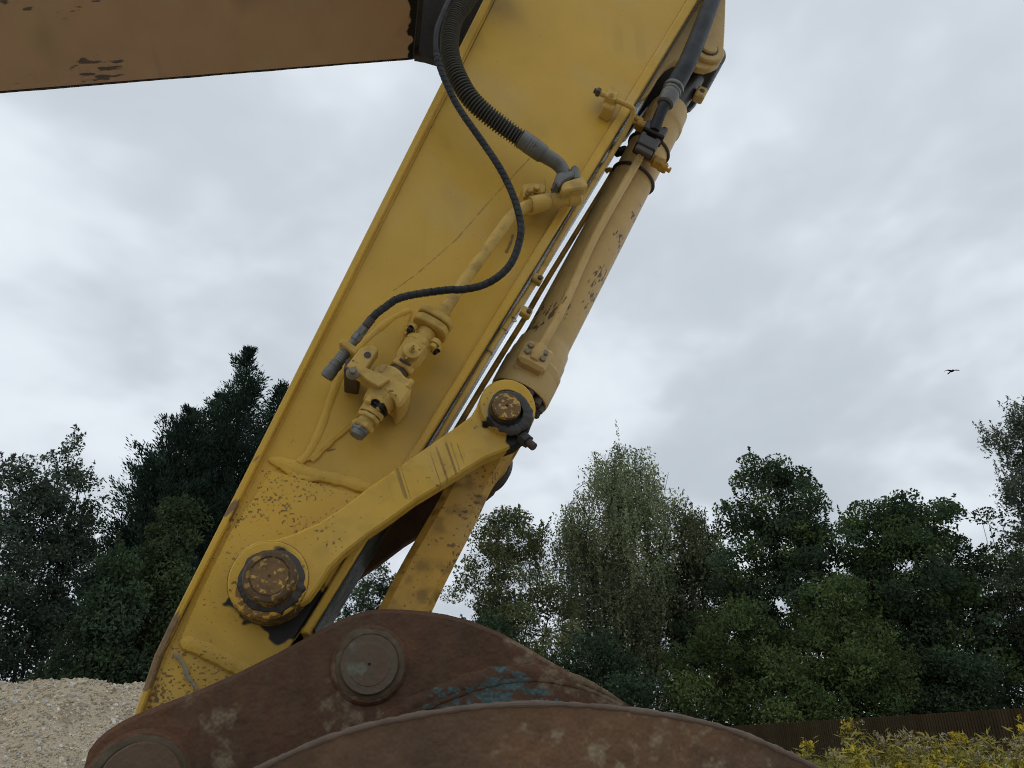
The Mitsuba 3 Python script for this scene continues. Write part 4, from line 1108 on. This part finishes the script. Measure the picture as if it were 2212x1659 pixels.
def skeleton(trunk, tips, rng, r_tip, sides=5):
    """Branches that join every tip to the nearest point nearer the trunk; radii grow towards the root."""
    nodes = [np.asarray(q, float) for q in trunk]
    parent = [-1] + list(range(len(trunk) - 1))
    d0 = [np.min(np.linalg.norm(np.asarray(trunk) - t, axis=1)) for t in tips]
    for k in np.argsort(d0):
        t = tips[k]
        arr = np.array(nodes)
        dist = np.linalg.norm(arr - t, axis=1) + 0.9 * np.maximum(0, arr[:, 2] - t[2] + 0.1)
        pk = int(np.argmin(dist))
        base = arr[pk]
        L = np.linalg.norm(t - base)
        steps = max(1, int(L / 0.55))
        prev = pk
        for s_ in range(1, steps + 1):
            w = s_ / steps
            q = base + (t - base) * w + (rng.normal(size=3) * 0.05 * L * (0 if s_ == steps else 1)) + np.array([0, 0, 0.10 * L * w * (1 - w)])
            nodes.append(q)
            parent.append(prev)
            prev = len(nodes) - 1
    nodes = np.array(nodes)
    w = np.zeros(len(nodes))
    child = np.zeros(len(nodes), int)
    for p_ in parent:
        if p_ >= 0:
            child[p_] += 1
    for k in range(len(nodes) - 1, -1, -1):
        if child[k] == 0:
            w[k] = 1.0
    order = list(range(len(nodes) - 1, 0, -1))
    for k in order:
        if w[k] == 0:
            w[k] = 1
        w[parent[k]] += w[k]
    rad = r_tip * w ** 0.44
    ms = []
    for k in range(1, len(nodes)):
        p_ = parent[k]
        ra = min(rad[p_], rad[k] * 1.5)
        ms.append(tube([nodes[p_], nodes[k]], [ra, rad[k]], sides if rad[k] > 0.02 else 3, cap=False))
    return ms, nodes


def envelope_points(n, rng, ctr_fn, prof, z0, z1, inner=0.35, lobes=5, flat=0.8):
    """Points in an uneven crown: prof is (height fraction, radius in metres)."""
    pf = np.array(prof)
    out = []
    phase = rng.uniform(0, 6.28, 3)
    while len(out) < n:
        h = rng.random()
        r_ = np.interp(h, pf[:, 0], pf[:, 1])
        if rng.random() > (r_ / pf[:, 1].max()) ** 1.0 + 0.04:
            continue
        th = rng.uniform(0, 2 * math.pi)
        wob = 0.62 + 0.95 * float(meshkit.noise(np.array([[math.cos(th) * 1.5 + phase[0], math.sin(th) * 1.5 + phase[1], h * 3.4 + phase[2]]]), 3)[0]) + 0.10 * math.sin(lobes * th + phase[0] + h * 7)
        rr = r_ * wob * math.sqrt(inner ** 2 + (1 - inner ** 2) * rng.random())
        z = z0 + (z1 - z0) * h
        cx, cy_ = ctr_fn(h)
        out.append([cx + rr * math.cos(th), cy_ + rr * math.sin(th) * flat, z])
    return np.array(out)


def broadleaf(name, label, group, seed, base, height, prof, crown0, n_tip, per, spread, leaf, tones, droop=0.0, multi=1, lean=(0, 0), hang=0.0, gap=0.0, inner=0.25, shoots=120, lobe=1.0):
    rng = np.random.default_rng(seed)
    t_ = thing(name, label, 'tree', group)
    base = np.asarray(base, float)
    cf = lambda h: (base[0] + lean[0] * h, base[1] + lean[1] * h)
    n_lobe = max(9, n_tip // 10)
    pf = np.array(prof)
    rmax = pf[:, 1].max()
    lob, lr = [], []
    ph_ = rng.uniform(0, 9, 3)
    cum = np.cumsum(np.interp(np.linspace(0, 1, 200), pf[:, 0], pf[:, 1]) + 0.12 * rmax)
    for k in range(n_lobe):
        h_ = float(np.interp((k + rng.random()) / n_lobe * cum[-1], cum, np.linspace(0, 1, 200)))
        r_ = float(np.interp(h_, pf[:, 0], pf[:, 1]))
        th_ = k * 2.39996 + rng.normal() * 0.35
        q_ = math.sqrt(inner ** 2 + (1 - inner ** 2) * rng.random()) * (0.72 + 0.5 * float(meshkit.noise(np.array([[math.cos(th_) * 1.4 + ph_[0], math.sin(th_) * 1.4 + ph_[1], h_ * 3 + ph_[2]]]), 3)[0]))
        size_ = (0.16 * rmax + 0.17 * r_ + 0.10) * rng.uniform(0.75, 1.25) * lobe
        rr_ = max(0.0, r_ - 0.5 * size_) * q_
        cx_, cy__ = cf(h_)
        z_ = base[2] + height * (crown0 + (1 - crown0) * h_)
        lob.append([cx_ + rr_ * math.cos(th_), cy__ + rr_ * math.sin(th_) * 0.8, min(z_, base[2] + height - 0.75 * size_)])
        lr.append(size_)
    lob, lr = np.array(lob), np.array(lr)
    which = rng.choice(n_lobe, n_tip, p=lr ** 2 / np.sum(lr ** 2))
    dv = unit(rng.normal(size=(n_tip, 3)) + [0, 0, 0.35])
    tips = lob[which] + dv * (lr[which] * rng.uniform(0.45, 1.05, n_tip))[:, None] * [1, 1, 0.8]
    tips[:, 2] = np.minimum(tips[:, 2], base[2] + height * 0.99)
    lobe_tone = rng.uniform(0.62, 1.45, n_lobe)
    ms = []
    for m_ in range(multi):
        off_ = rng.normal(size=2) * (0.0 if multi == 1 else 0.35)
        top = 0.86 - 0.1 * m_
        spread_ = rng.normal(size=2) * (0.15 if multi == 1 else prof[len(prof) // 2][1] * 0.45)
        tr = [base + [off_[0], off_[1], -0.2]]
        for s_ in np.linspace(0.08, top, 9):
            w_ = rng.normal(size=2) * 0.05 * height * 0.2
            tr.append([base[0] + off_[0] + (lean[0] + spread_[0]) * s_ + w_[0], base[1] + off_[1] + (lean[1] + spread_[1]) * s_ + w_[1], base[2] + height * s_])
        sub = tips[m_::multi]
        mm, _ = skeleton(tr, sub, rng, 0.008)
        ms += mm
    put('trunk', join(ms), 'bark', t_, smooth=True)
    tones = np.asarray(tones, float)
    parts = []
    if shoots:
        out = tips[rng.integers(0, len(tips), shoots)]
        up = unit(np.stack([(out[:, 0] - base[0]) * 0.25, (out[:, 1] - base[1]) * 0.25, np.full(len(out), 1.0)], 1) + rng.normal(size=(len(out), 3)) * 0.25)
        L_ = rng.uniform(0.35, 0.85, len(out)) * spread / 0.3
        k_ = np.repeat(np.arange(len(out)), 26)
        w_ = rng.uniform(0.1, 1.0, len(k_))
        cs = out[k_] + up[k_] * (L_[k_] * w_)[:, None] + rng.normal(size=(len(k_), 3)) * (0.055 * (1.15 - w_))[:, None]
        a_ = unit(up[k_] * 0.6 + rng.normal(size=(len(k_), 3)))
        tn_ = tones[rng.integers(0, len(tones), len(k_))] * rng.uniform(0.8, 1.4, (len(k_), 1))
        parts.append(leaf_quads(cs, a_, perp(a_, rng), leaf[0] * rng.uniform(0.6, 1.1, len(k_)), leaf[1] * rng.uniform(0.6, 1.1, len(k_)), tn_))
    n = len(tips)
    sizes = rng.uniform(0.65, 1.35, n) * spread
    cnt = np.maximum(8, ((per if hang else per * 1.75) * (sizes / spread) ** 2 * rng.uniform(0.6, 1.4, n))).astype(int)
    idx = np.repeat(np.arange(n), cnt)
    N = len(idx)
    g = rng.normal(size=(N, 3))
    g = g / np.maximum(1, np.linalg.norm(g, axis=1, keepdims=True) / 1.5)
    c = tips[idx] + g * sizes[idx][:, None] * np.array([1.0, 1.0, 0.62])
    if hang > 0:
        k = rng.random(N)
        strand = rng.integers(0, 9, N)
        so = np.stack([np.sin(strand * 2.4 + idx), np.cos(strand * 2.4 + idx), 0 * idx], 1) * sizes[idx][:, None] * (0.35 + 0.09 * strand[:, None])
        c = tips[idx] + so + np.stack([rng.normal(size=N) * 0.035, rng.normal(size=N) * 0.035, -k * hang * sizes[idx] / spread * (0.6 + 0.1 * strand)], 1)
    a = unit(rng.normal(size=(N, 3)) + np.array([0, 0, -droop]))
    b = perp(a, rng)
    tone = tones[rng.integers(0, len(tones), n)][idx] * rng.uniform(0.85, 1.15, (n, 1))[idx] * lobe_tone[which][idx][:, None] * rng.uniform(0.82, 1.2, (N, 1))
    parts.append(leaf_quads(c, a, b, leaf[0] * (1 if hang else 0.76) * rng.uniform(0.65, 1.3, N), leaf[1] * (1 if hang else 0.76) * rng.uniform(0.65, 1.3, N), tone))
    put_leaves(t_, parts)
    return t_


def conifer(name, label, group, seed, base, height, radius, tones, n_br=420, taper=1.0, per=95):
    rng = np.random.default_rng(seed)
    t_ = thing(name, label, 'tree', group)
    base = np.asarray(base, float)
    ms = [tube([base + [0, 0, -0.2], base + [0.05, 0, height * 0.5], base + [0.0, 0, height]], [0.22, 0.12, 0.012], 8)]
    c_, a_, tn, ln = [], [], [], []
    tones = np.asarray(tones, float)
    for k in range(n_br):
        h = 1 - (rng.random() ** 0.75) * 0.95
        h = min(max(h, 0.04), 0.985)
        R_ = 0.05 + (radius * ((1 - h) ** taper)) * rng.choice([0.55, 0.75, 0.95, 1.25], p=[0.3, 0.3, 0.28, 0.12]) * rng.uniform(0.9, 1.1)
        th = rng.uniform(0, 2 * math.pi)
        up = rng.uniform(0.20, 0.70) + 0.7 * h
        o = base + np.array([0, 0, height * h])
        dirv = unit(np.array([math.cos(th), math.sin(th), up]))
        L = R_ / math.cos(math.atan(up)) * 1.0
        pts = np.array([o + dirv * L * w - np.array([0, 0, 0.16 * L * w * w * (1 - h)]) for w in np.linspace(0, 1, 6)])
        if rng.random() < 0.35:
            ms.append(tube(pts[[0, 3, 5]], [0.022, 0.012, 0.004], 3, cap=False))
        n = int(per * (0.35 + L / radius))
        w = np.sqrt(rng.uniform(0.06, 1, n))
        at = np.stack([np.interp(w, np.linspace(0, 1, 6), pts[:, q]) for q in range(3)], 1)
        sp_ = (0.10 + 0.22 * (1 - w)) * min(1, 0.25 + L / 1.3)
        side = rng.normal(size=(n, 3)) * sp_[:, None]
        c_.append(at + side * [1, 1, 0.7])
        a_.append(unit(dirv + 0.55 * unit(side + 1e-6) + rng.normal(size=(n, 3)) * 0.30 + [0, 0, 0.15]))
        tt_ = tones[rng.integers(0, len(tones))] * rng.uniform(0.75, 1.3)
        tn.append(tt_ * rng.uniform(0.7, 1.3, (n, 1)))
        ln.append(rng.uniform(0.07, 0.17, n))
    put('trunk', join(ms), 'bark', t_, smooth=True)
    c, a, tone, L = np.vstack(c_), np.vstack(a_), np.vstack(tn), np.concatenate(ln)
    put_leaves(t_, [leaf_quads(c, a, perp(a, rng), L, L * 0.30, tone)])
    return t_


def base_at(px, dist, py=1600):
    q = Q(px, py, dist)
    return np.array([q[0], q[1], float(ground_z(q[0], q[1]))])


def top_h(px, py, dist, base):
    return Q(px, py, dist)[2] - base[2]


def width(px0, px1, py, dist):
    return float(np.linalg.norm(Q(px0, py, dist) - Q(px1, py, dist))) / 2


DARK = [(0.052, 0.078, 0.045), (0.060, 0.090, 0.046), (0.046, 0.070, 0.044)]
MID = [(0.080, 0.114, 0.042), (0.066, 0.098, 0.040), (0.100, 0.130, 0.046)]
OLIVE = [(0.130, 0.148, 0.066), (0.108, 0.128, 0.058), (0.145, 0.156, 0.076)]
BIRCH = [(0.200, 0.230, 0.122), (0.172, 0.204, 0.114), (0.225, 0.242, 0.138)]
FIR = [(0.034, 0.056, 0.042), (0.044, 0.068, 0.048), (0.028, 0.046, 0.036)]
GRP = None


def tree(name, label, seed, px, py, dist, half_px, at_py, crown0, shape, n_tip, per, spread, leaf, tones, **kw):
    b = base_at(px, dist, py)
    h = top_h(px, py, dist, b)
    w = width(px - half_px, px + half_px, at_py, dist)
    return broadleaf(name, label, GRP, seed, b, h, [(a, r_ * w) for a, r_ in shape], crown0, n_tip, per, spread, leaf, tones, **kw)


ROUND = [(0, 0.55), (0.2, 0.9), (0.45, 1.0), (0.7, 0.82), (0.88, 0.5), (1, 0.12)]
COLUMN = [(0, 0.6), (0.25, 0.95), (0.55, 1.0), (0.8, 0.75), (0.93, 0.42), (1, 0.1)]
CONE = [(0, 0.9), (0.3, 1.0), (0.6, 0.86), (0.8, 0.62), (0.93, 0.36), (1, 0.10)]
DOME = [(0, 0.8), (0.3, 1.0), (0.6, 0.97), (0.8, 0.85), (0.93, 0.62), (1, 0.30)]
SPREAD = [(0, 0.8), (0.3, 1.0), (0.6, 0.95), (0.85, 0.62), (1, 0.25)]

# left group
tree('slender_tree', 'dark multi-stemmed broadleaf tree at the left edge above the gravel heap', 101, 60, 985, 19, 175, 1150, 0.26, COLUMN, 270, 46, 0.20, (0.12, 0.055), [(0.070, 0.094, 0.070), (0.060, 0.082, 0.062), (0.080, 0.104, 0.072)], multi=4)
tree('slender_tree', 'dark thin-crowned tree with feathery top left of the conifers', 102, 175, 945, 20, 115, 1120, 0.34, COLUMN, 220, 46, 0.19, (0.12, 0.05), [(0.070, 0.094, 0.070), (0.060, 0.082, 0.062), (0.080, 0.104, 0.072)], multi=3, shoots=200)
for (px, py, d, rad, tp, sd, lab, nb) in ((540, 750, 24, 1.75, 0.78, 110, 'tallest dark conifer with a narrow spire beside the stick', 560), (410, 880, 23.5, 1.9, 0.72, 111, 'dark conifer with ragged top left of the tall spire', 480),
                                          (340, 985, 24, 1.8, 0.7, 113, 'lowest dark conifer at the left shoulder of the conifer clump', 400), (612, 832, 25, 1.9, 0.72, 112, 'dark conifer partly hidden behind the yellow stick', 440), (475, 850, 24.5, 1.7, 0.75, 114, 'dark conifer between the tall spire and the ragged one', 420)):
    b = base_at(px, d, py)
    conifer('conifer', lab, None, sd, b, top_h(px, py, d, b), rad * 1.3, FIR, nb, tp, 165)
tree('broadleaf_bush', 'mid green bushy tree in front of the conifers above the gravel heap', 120, 390, 1080, 17, 130, 1250, 0.12, ROUND, 330, 60, 0.20, (0.13, 0.055), [(0.066, 0.092, 0.046), (0.082, 0.110, 0.052)], droop=0.4)
tree('broadleaf_bush', 'low green bush at the foot of the slender trees beside the conifers', 121, 262, 1200, 16, 120, 1320, 0.10, ROUND, 240, 55, 0.20, (0.12, 0.055), DARK, droop=0.3)
# right group
tree('background_tree', 'dark tree glimpsed between the bucket link and the stick', 129, 800, 1200, 24, 120, 1300, 0.12, ROUND, 240, 60, 0.22, (0.12, 0.055), DARK)
tree('light_tree', 'light green twiggy tree right of the bucket link', 130, 1100, 1098, 21, 155, 1260, 0.20, SPREAD, 330, 62, 0.19, (0.12, 0.055), OLIVE, multi=4, shoots=260)
tree('birch_tree', 'tall pale weeping birch, the lightest tree behind the excavator', 131, 1340, 945, 26, 185, 1130, 0.24, SPREAD, 520, 190, 0.30, (0.11, 0.05), BIRCH, hang=1.3, multi=2, droop=1.0, shoots=150)
tree('maple_tree', 'tall dark broadleaf tree with open twiggy gaps right of the birch', 132, 1655, 996, 24, 200, 1250, 0.24, CONE, 420, 64, 0.23, (0.15, 0.08), DARK + MID[:1], multi=2, shoots=200)
tree('maple_tree', 'shaded tree filling the gap between the birch and the tall dark tree', 133, 1500, 1120, 27, 140, 1280, 0.14, ROUND, 280, 62, 0.24, (0.14, 0.07), DARK)
tree('dome_tree', 'broad dense dark green tree with a domed top behind the fence', 134, 1945, 1082, 25, 255, 1300, 0.12, DOME, 780, 56, 0.24, (0.15, 0.08), MID[:2] + DARK, inner=0.25, shoots=300)
tree('grey_tree', 'tall wispy grey-green tree at the right edge leaning into the frame', 135, 2215, 868, 26, 120, 980, 0.46, SPREAD, 260, 120, 0.24, (0.10, 0.045), [(0.120, 0.140, 0.098), (0.100, 0.124, 0.090)], hang=0.7, lean=(-0.4, 0), shoots=200)
tree('grey_tree', 'fine-leaved tree low at the right edge beside the domed tree', 136, 2190, 1130, 24, 110, 1300, 0.12, COLUMN, 300, 80, 0.20, (0.10, 0.045), [(0.100, 0.124, 0.074), (0.085, 0.106, 0.068)])
tree('hedge_bush', 'dark spreading bush below the tall trees behind the bucket', 140, 1300, 1370, 20, 150, 1480, 0.05, SPREAD, 230, 46, 0.22, (0.12, 0.055), DARK)
tree('hedge_bush', 'green bush with lighter drooping sprays in the middle of the tree line', 141, 1560, 1300, 19, 160, 1440, 0.04, SPREAD, 260, 46, 0.21, (0.13, 0.055), MID, droop=0.4)
tree('hedge_bush', 'mid green bush with layered sprays in front of the domed tree', 142, 1790, 1245, 19.5, 150, 1420, 0.05, ROUND, 270, 46, 0.21, (0.13, 0.055), MID, droop=0.4)
tree('hedge_bush', 'small light green bush low behind the fence', 143, 1690, 1430, 18, 120, 1500, 0.0, SPREAD, 200, 60, 0.20, (0.12, 0.055), MID, droop=0.3)
tree('hedge_bush', 'dark bush at the foot of the domed tree on the right', 144, 2040, 1400, 22, 160, 1480, 0.0, SPREAD, 220, 50, 0.23, (0.13, 0.06), DARK)
tree('hedge_bush', 'dark low bush beneath the light green twiggy tree', 145, 1050, 1340, 19, 140, 1450, 0.0, SPREAD, 220, 62, 0.21, (0.12, 0.055), DARK)

# ------------------------------------------------------------------ fence
FE = thing('fence', 'dark brown slatted fence under the trees on the right', 'fence')
scene['fence_wood'] = {'type': 'twosided', 'bsdf': {'type': 'diffuse', 'reflectance': proc(lambda p, n, uv: mix((0.042, 0.030, 0.017), (0.075, 0.055, 0.033), fbm(p.x * 7, p.y * 7, p.z * 1.2, 3)))}}
F0, F1 = Q(2330, 1522, 11.5), Q(1440, 1577, 17.0)
fd = (F1 - F0) * [1, 1, 0]
FLEN = np.linalg.norm(fd)
fu = fd / FLEN
fnrm = np.array([-fu[1], fu[0], 0])
fnrm = fnrm if fnrm[1] < 0 else -fnrm
n_pan = 6
rng = np.random.default_rng(77)
for k in range(n_pan):
    s0, s1 = k / n_pan, (k + 1) / n_pan
    ms = []
    L = FLEN / n_pan
    ns = int(L / 0.042)
    for j in range(ns):
        w = s0 + (s1 - s0) * (j + 0.5) / ns
        q = F0 + fd * w
        zt = F0[2] + (F1[2] - F0[2]) * w + rng.normal() * 0.003
        zb = float(ground_z(q[0], q[1])) - 0.05
        ms.append(block([q[0], q[1], (zt + zb) / 2] + fnrm * rng.uniform(0, 0.006), fu, fnrm, [0, 0, 1], 0.0165, 0.009, (zt - zb) / 2, 0.002))
    put('panel', join(ms), 'fence_wood', FE, smooth=False)
    a, b = F0 + fd * s0, F0 + fd * s1
    za, zb_ = F0[2] + (F1[2] - F0[2]) * s0, F0[2] + (F1[2] - F0[2]) * s1
    for dz in (-0.18, -1.0):
        put('rail', tube([np.array([a[0], a[1], za + dz]) - fnrm * 0.03, np.array([b[0], b[1], zb_ + dz]) - fnrm * 0.03], 0.03, 6), 'fence_wood', FE, smooth=False)
    put('post', block([a[0], a[1], za / 2 - 0.03] - fnrm * 0.07, fu, fnrm, [0, 0, 1], 0.045, 0.04, za / 2 - 0.02, 0.006), 'fence_wood', FE, smooth=False)

# ------------------------------------------------------------------ ragwort and rough grass
scene['flower'] = {'type': 'twosided', 'bsdf': {'type': 'diffuse', 'reflectance': LEAF_ATTR}}
rng = np.random.default_rng(55)


def ragwort(px, py, dist, spread_, n_heads, yellow, seed, place):
    rng = np.random.default_rng(seed)
    b = base_at(px, dist)
    top = Q(px, py, dist)[2]
    H = top - b[2]
    if yellow > 0.6:
        lab, g = 'ragwort plant with bright yellow flower heads', 'flowering ragwort plants'
    elif yellow > 0.25:
        lab, g = 'ragwort plant half yellow, half grey seed', 'half-faded ragwort plants'
    else:
        lab, g = 'ragwort plant gone to grey-white seed', 'seeding ragwort plants'
    lab += ', %s of the weeds' % place
    k = thing('ragwort_plant', lab, 'plant', g)
    stems, lc, la, yc, sc = [], [], [], [], []
    for s_ in range(3 + int(spread_ * 8)):
        th, rr = rng.uniform(0, 6.28), spread_ * math.sqrt(rng.random())
        tip = b + np.array([math.cos(th) * rr, math.sin(th) * rr, H * rng.uniform(0.80, 1.0)])
        foot = b + np.array([math.cos(th) * rr * 0.3, math.sin(th) * rr * 0.3, -0.03])
        mid = (foot + tip) / 2 + rng.normal(size=3) * 0.03
        stems.append(tube([foot, mid, tip], [0.006, 0.0045, 0.002], 4, cap=False))
        n = 260
        w = rng.uniform(0.25, 0.97, n)
        at = foot + (tip - foot) * w[:, None]
        dirs = unit(rng.normal(size=(n, 3)) * [1, 1, 0.5] + [0, 0, 0.35])
        lc.append(at + dirs * 0.05 + rng.normal(size=(n, 3)) * 0.045)
        la.append(dirs)
        is_y = rng.random() < yellow * 0.85
        for h_ in range(n_heads + 5):
            o = tip + rng.normal(size=3) * [0.05, 0.05, 0.022] - [0, 0, 0.025]
            stems.append(tube([tip - [0, 0, 0.14], o], [0.002, 0.0012], 3, cap=False))
            if is_y or h_ % 2:
                (yc if is_y else sc).append(o)
    put('stems', join(stems), 'weed_stem', k, smooth=True)
    c, a = np.vstack(lc), np.vstack(la)
    N = len(c)
    tone = np.array([[0.38, 0.34, 0.075], [0.30, 0.305, 0.08], [0.44, 0.37, 0.115]])[rng.integers(0, 3, N)] * rng.uniform(0.7, 1.3, (N, 1))
    v, f, t = leaf_quads(c, a, perp(a, rng), rng.uniform(0.04, 0.11, N), rng.uniform(0.008, 0.022, N), tone)
    put('leaves', trimesh.Trimesh(v, f, process=False), 'leaf', k, smooth=False, color=t, kind='stuff')
    for nm, cs, tn in (('yellow_flowers', yc, (0.60, 0.46, 0.05)), ('seed_heads', sc, (0.37, 0.32, 0.21))):
        if not cs:
            continue
        cs = np.repeat(np.array(cs), 14, 0)
        N = len(cs)
        a = unit(rng.normal(size=(N, 3)))
        v, f, t = leaf_quads(cs + a * 0.010 + rng.normal(size=(N, 3)) * 0.006, a, perp(a, rng), rng.uniform(0.020, 0.036, N), rng.uniform(0.012, 0.020, N), np.array(tn) * rng.uniform(0.7, 1.2, (N, 1)))
        put(nm, trimesh.Trimesh(v, f, process=False), 'flower', k, smooth=False, color=t, kind='stuff')


scene['weed_stem'] = {'type': 'twosided', 'bsdf': {'type': 'diffuse', 'reflectance': {'type': 'rgb', 'value': [0.13, 0.10, 0.045]}}}
RAG = [(1742, 1598, 8.6, 0.05, 3, 1.0), (1838, 1556, 9.2, 0.06, 5, 0.45), (1795, 1626, 8.2, 0.10, 4, 0.3), (1825, 1612, 8.6, 0.16, 5, 0.0), (1862, 1606, 8.2, 0.12, 4, 0.9), (1890, 1585, 9.0, 0.14, 5, 0.05),
       (1925, 1590, 9.2, 0.18, 6, 0.6), (1955, 1594, 8.8, 0.16, 6, 0.7), (1985, 1580, 9.4, 0.12, 6, 0.05), (2022, 1572, 9.3, 0.10, 6, 0.75), (1996, 1612, 8.2, 0.16, 6, 0.4), (2045, 1598, 8.4, 0.12, 5, 0.9), (2075, 1586, 9.0, 0.18, 6, 0.15),
       (2090, 1582, 8.7, 0.12, 5, 0.8), (2126, 1578, 8.9, 0.16, 6, 0.6), (2150, 1600, 8.2, 0.14, 6, 0.85), (2178, 1584, 8.6, 0.16, 6, 0.1), (2205, 1552, 8.4, 0.12, 6, 0.35), (2235, 1560, 8.6, 0.2, 6, 0.4), (2110, 1618, 7.9, 0.2, 5, 0.1),
       (1930, 1628, 7.9, 0.2, 5, 0.25), (2190, 1622, 7.8, 0.2, 6, 0.15), (2050, 1630, 7.7, 0.2, 6, 0.2), (1870, 1634, 7.8, 0.18, 5, 0.1)]
RAG.sort()
NTH = 'leftmost,second from left,third from left,fourth from left,fifth from left,sixth from left,seventh from left,eighth from left,ninth from left,tenth from left,eleventh from left,twelfth from left,twelfth from right,eleventh from right,tenth from right,ninth from right,eighth from right,seventh from right,sixth from right,fifth from right,fourth from right,third from right,second from right,rightmost'.split(',')
for k, args in enumerate(RAG):
    ragwort(*args, seed=400 + k, place=NTH[k])
N = 60000
gpx = np.stack([rng.uniform(1.5, 7.5, N), rng.uniform(6.4, 11.0, N)], 1)
gz = ground_z(gpx[:, 0], gpx[:, 1])
L = rng.uniform(0.35, 0.78, N)
a = unit(rng.normal(size=(N, 3)) * [0.22, 0.22, 0] + [0, 0, 1])
c = np.stack([gpx[:, 0], gpx[:, 1], gz], 1) + a * L[:, None] * 0.5
tone = np.array([[0.30, 0.275, 0.085], [0.38, 0.32, 0.14], [0.22, 0.23, 0.08]])[rng.integers(0, 3, N)] * rng.uniform(0.7, 1.3, (N, 1))
v, f, t = leaf_quads(c, a, perp(a, rng), L, rng.uniform(0.006, 0.013, N), tone)
put('rough_grass', trimesh.Trimesh(v, f, process=False), 'leaf', smooth=False, color=t, kind='stuff', label='tall dry olive grass between the ragwort plants')
labels['rough_grass']['category'] = 'grass'

# ------------------------------------------------------------------ bird
BI = thing('bird', 'dark bird gliding with spread wings in the grey sky', 'bird')
o = Q(2056, 801, 42)
scene['feather'] = {'type': 'twosided', 'bsdf': {'type': 'diffuse', 'reflectance': {'type': 'rgb', 'value': [0.02, 0.02, 0.024]}}}
right = RGT
fw = unit(np.array([FWD[0], FWD[1], 0]) * -1 + RGT * 0.3)
parts = [lathe(o - fw * 0.16 + [0, 0, 0.0], o + fw * 0.17 + [0, 0, -0.03], [(0, 0), (0.05, 0.02), (0.35, 0.055), (0.7, 0.06), (0.88, 0.035), (0.95, 0.02), (1, 0)], 16)]
for sgn in (-1, 1):
    pts = [o, o + right * sgn * 0.17 + [0, 0, 0.045], o + right * sgn * 0.30 + [0, 0, 0.02 if sgn < 0 else 0.04], o + right * sgn * 0.42 + [0, 0, -0.05 if sgn < 0 else 0.015]]
    pts = spline(pts, 6)
    ch_ = np.interp(np.linspace(0, 1, len(pts)), [0, 0.4, 0.8, 1], [0.07, 0.085, 0.06, 0.012])
    nrm_ = np.array([0, 0, 1.0])
    n = len(pts)
    ring = np.concatenate([pts + fw * ch_[:, None] * 0.6, pts + nrm_ * 0.014, pts - fw * ch_[:, None], pts - nrm_ * 0.010], 0)
    i = np.arange(n - 1)
    f = []
    for r_ in range(4):
        a, b = r_ * n, ((r_ + 1) % 4) * n
        f += [np.stack([a + i, a + i + 1, b + i + 1], 1), np.stack([a + i, b + i + 1, b + i], 1)]
    parts.append(trimesh.Trimesh(ring, np.vstack(f), process=False))
parts.append(trimesh.Trimesh(np.array([o - fw * 0.10 + right * 0.03, o - fw * 0.10 - right * 0.03, o - fw * 0.27 + right * 0.05 + [0, 0, -0.07], o - fw * 0.27 - right * 0.05 + [0, 0, -0.07]]), np.array([[0, 1, 3], [0, 3, 2]]), process=False))
put('body', join(parts), 'feather', BI, smooth=True)
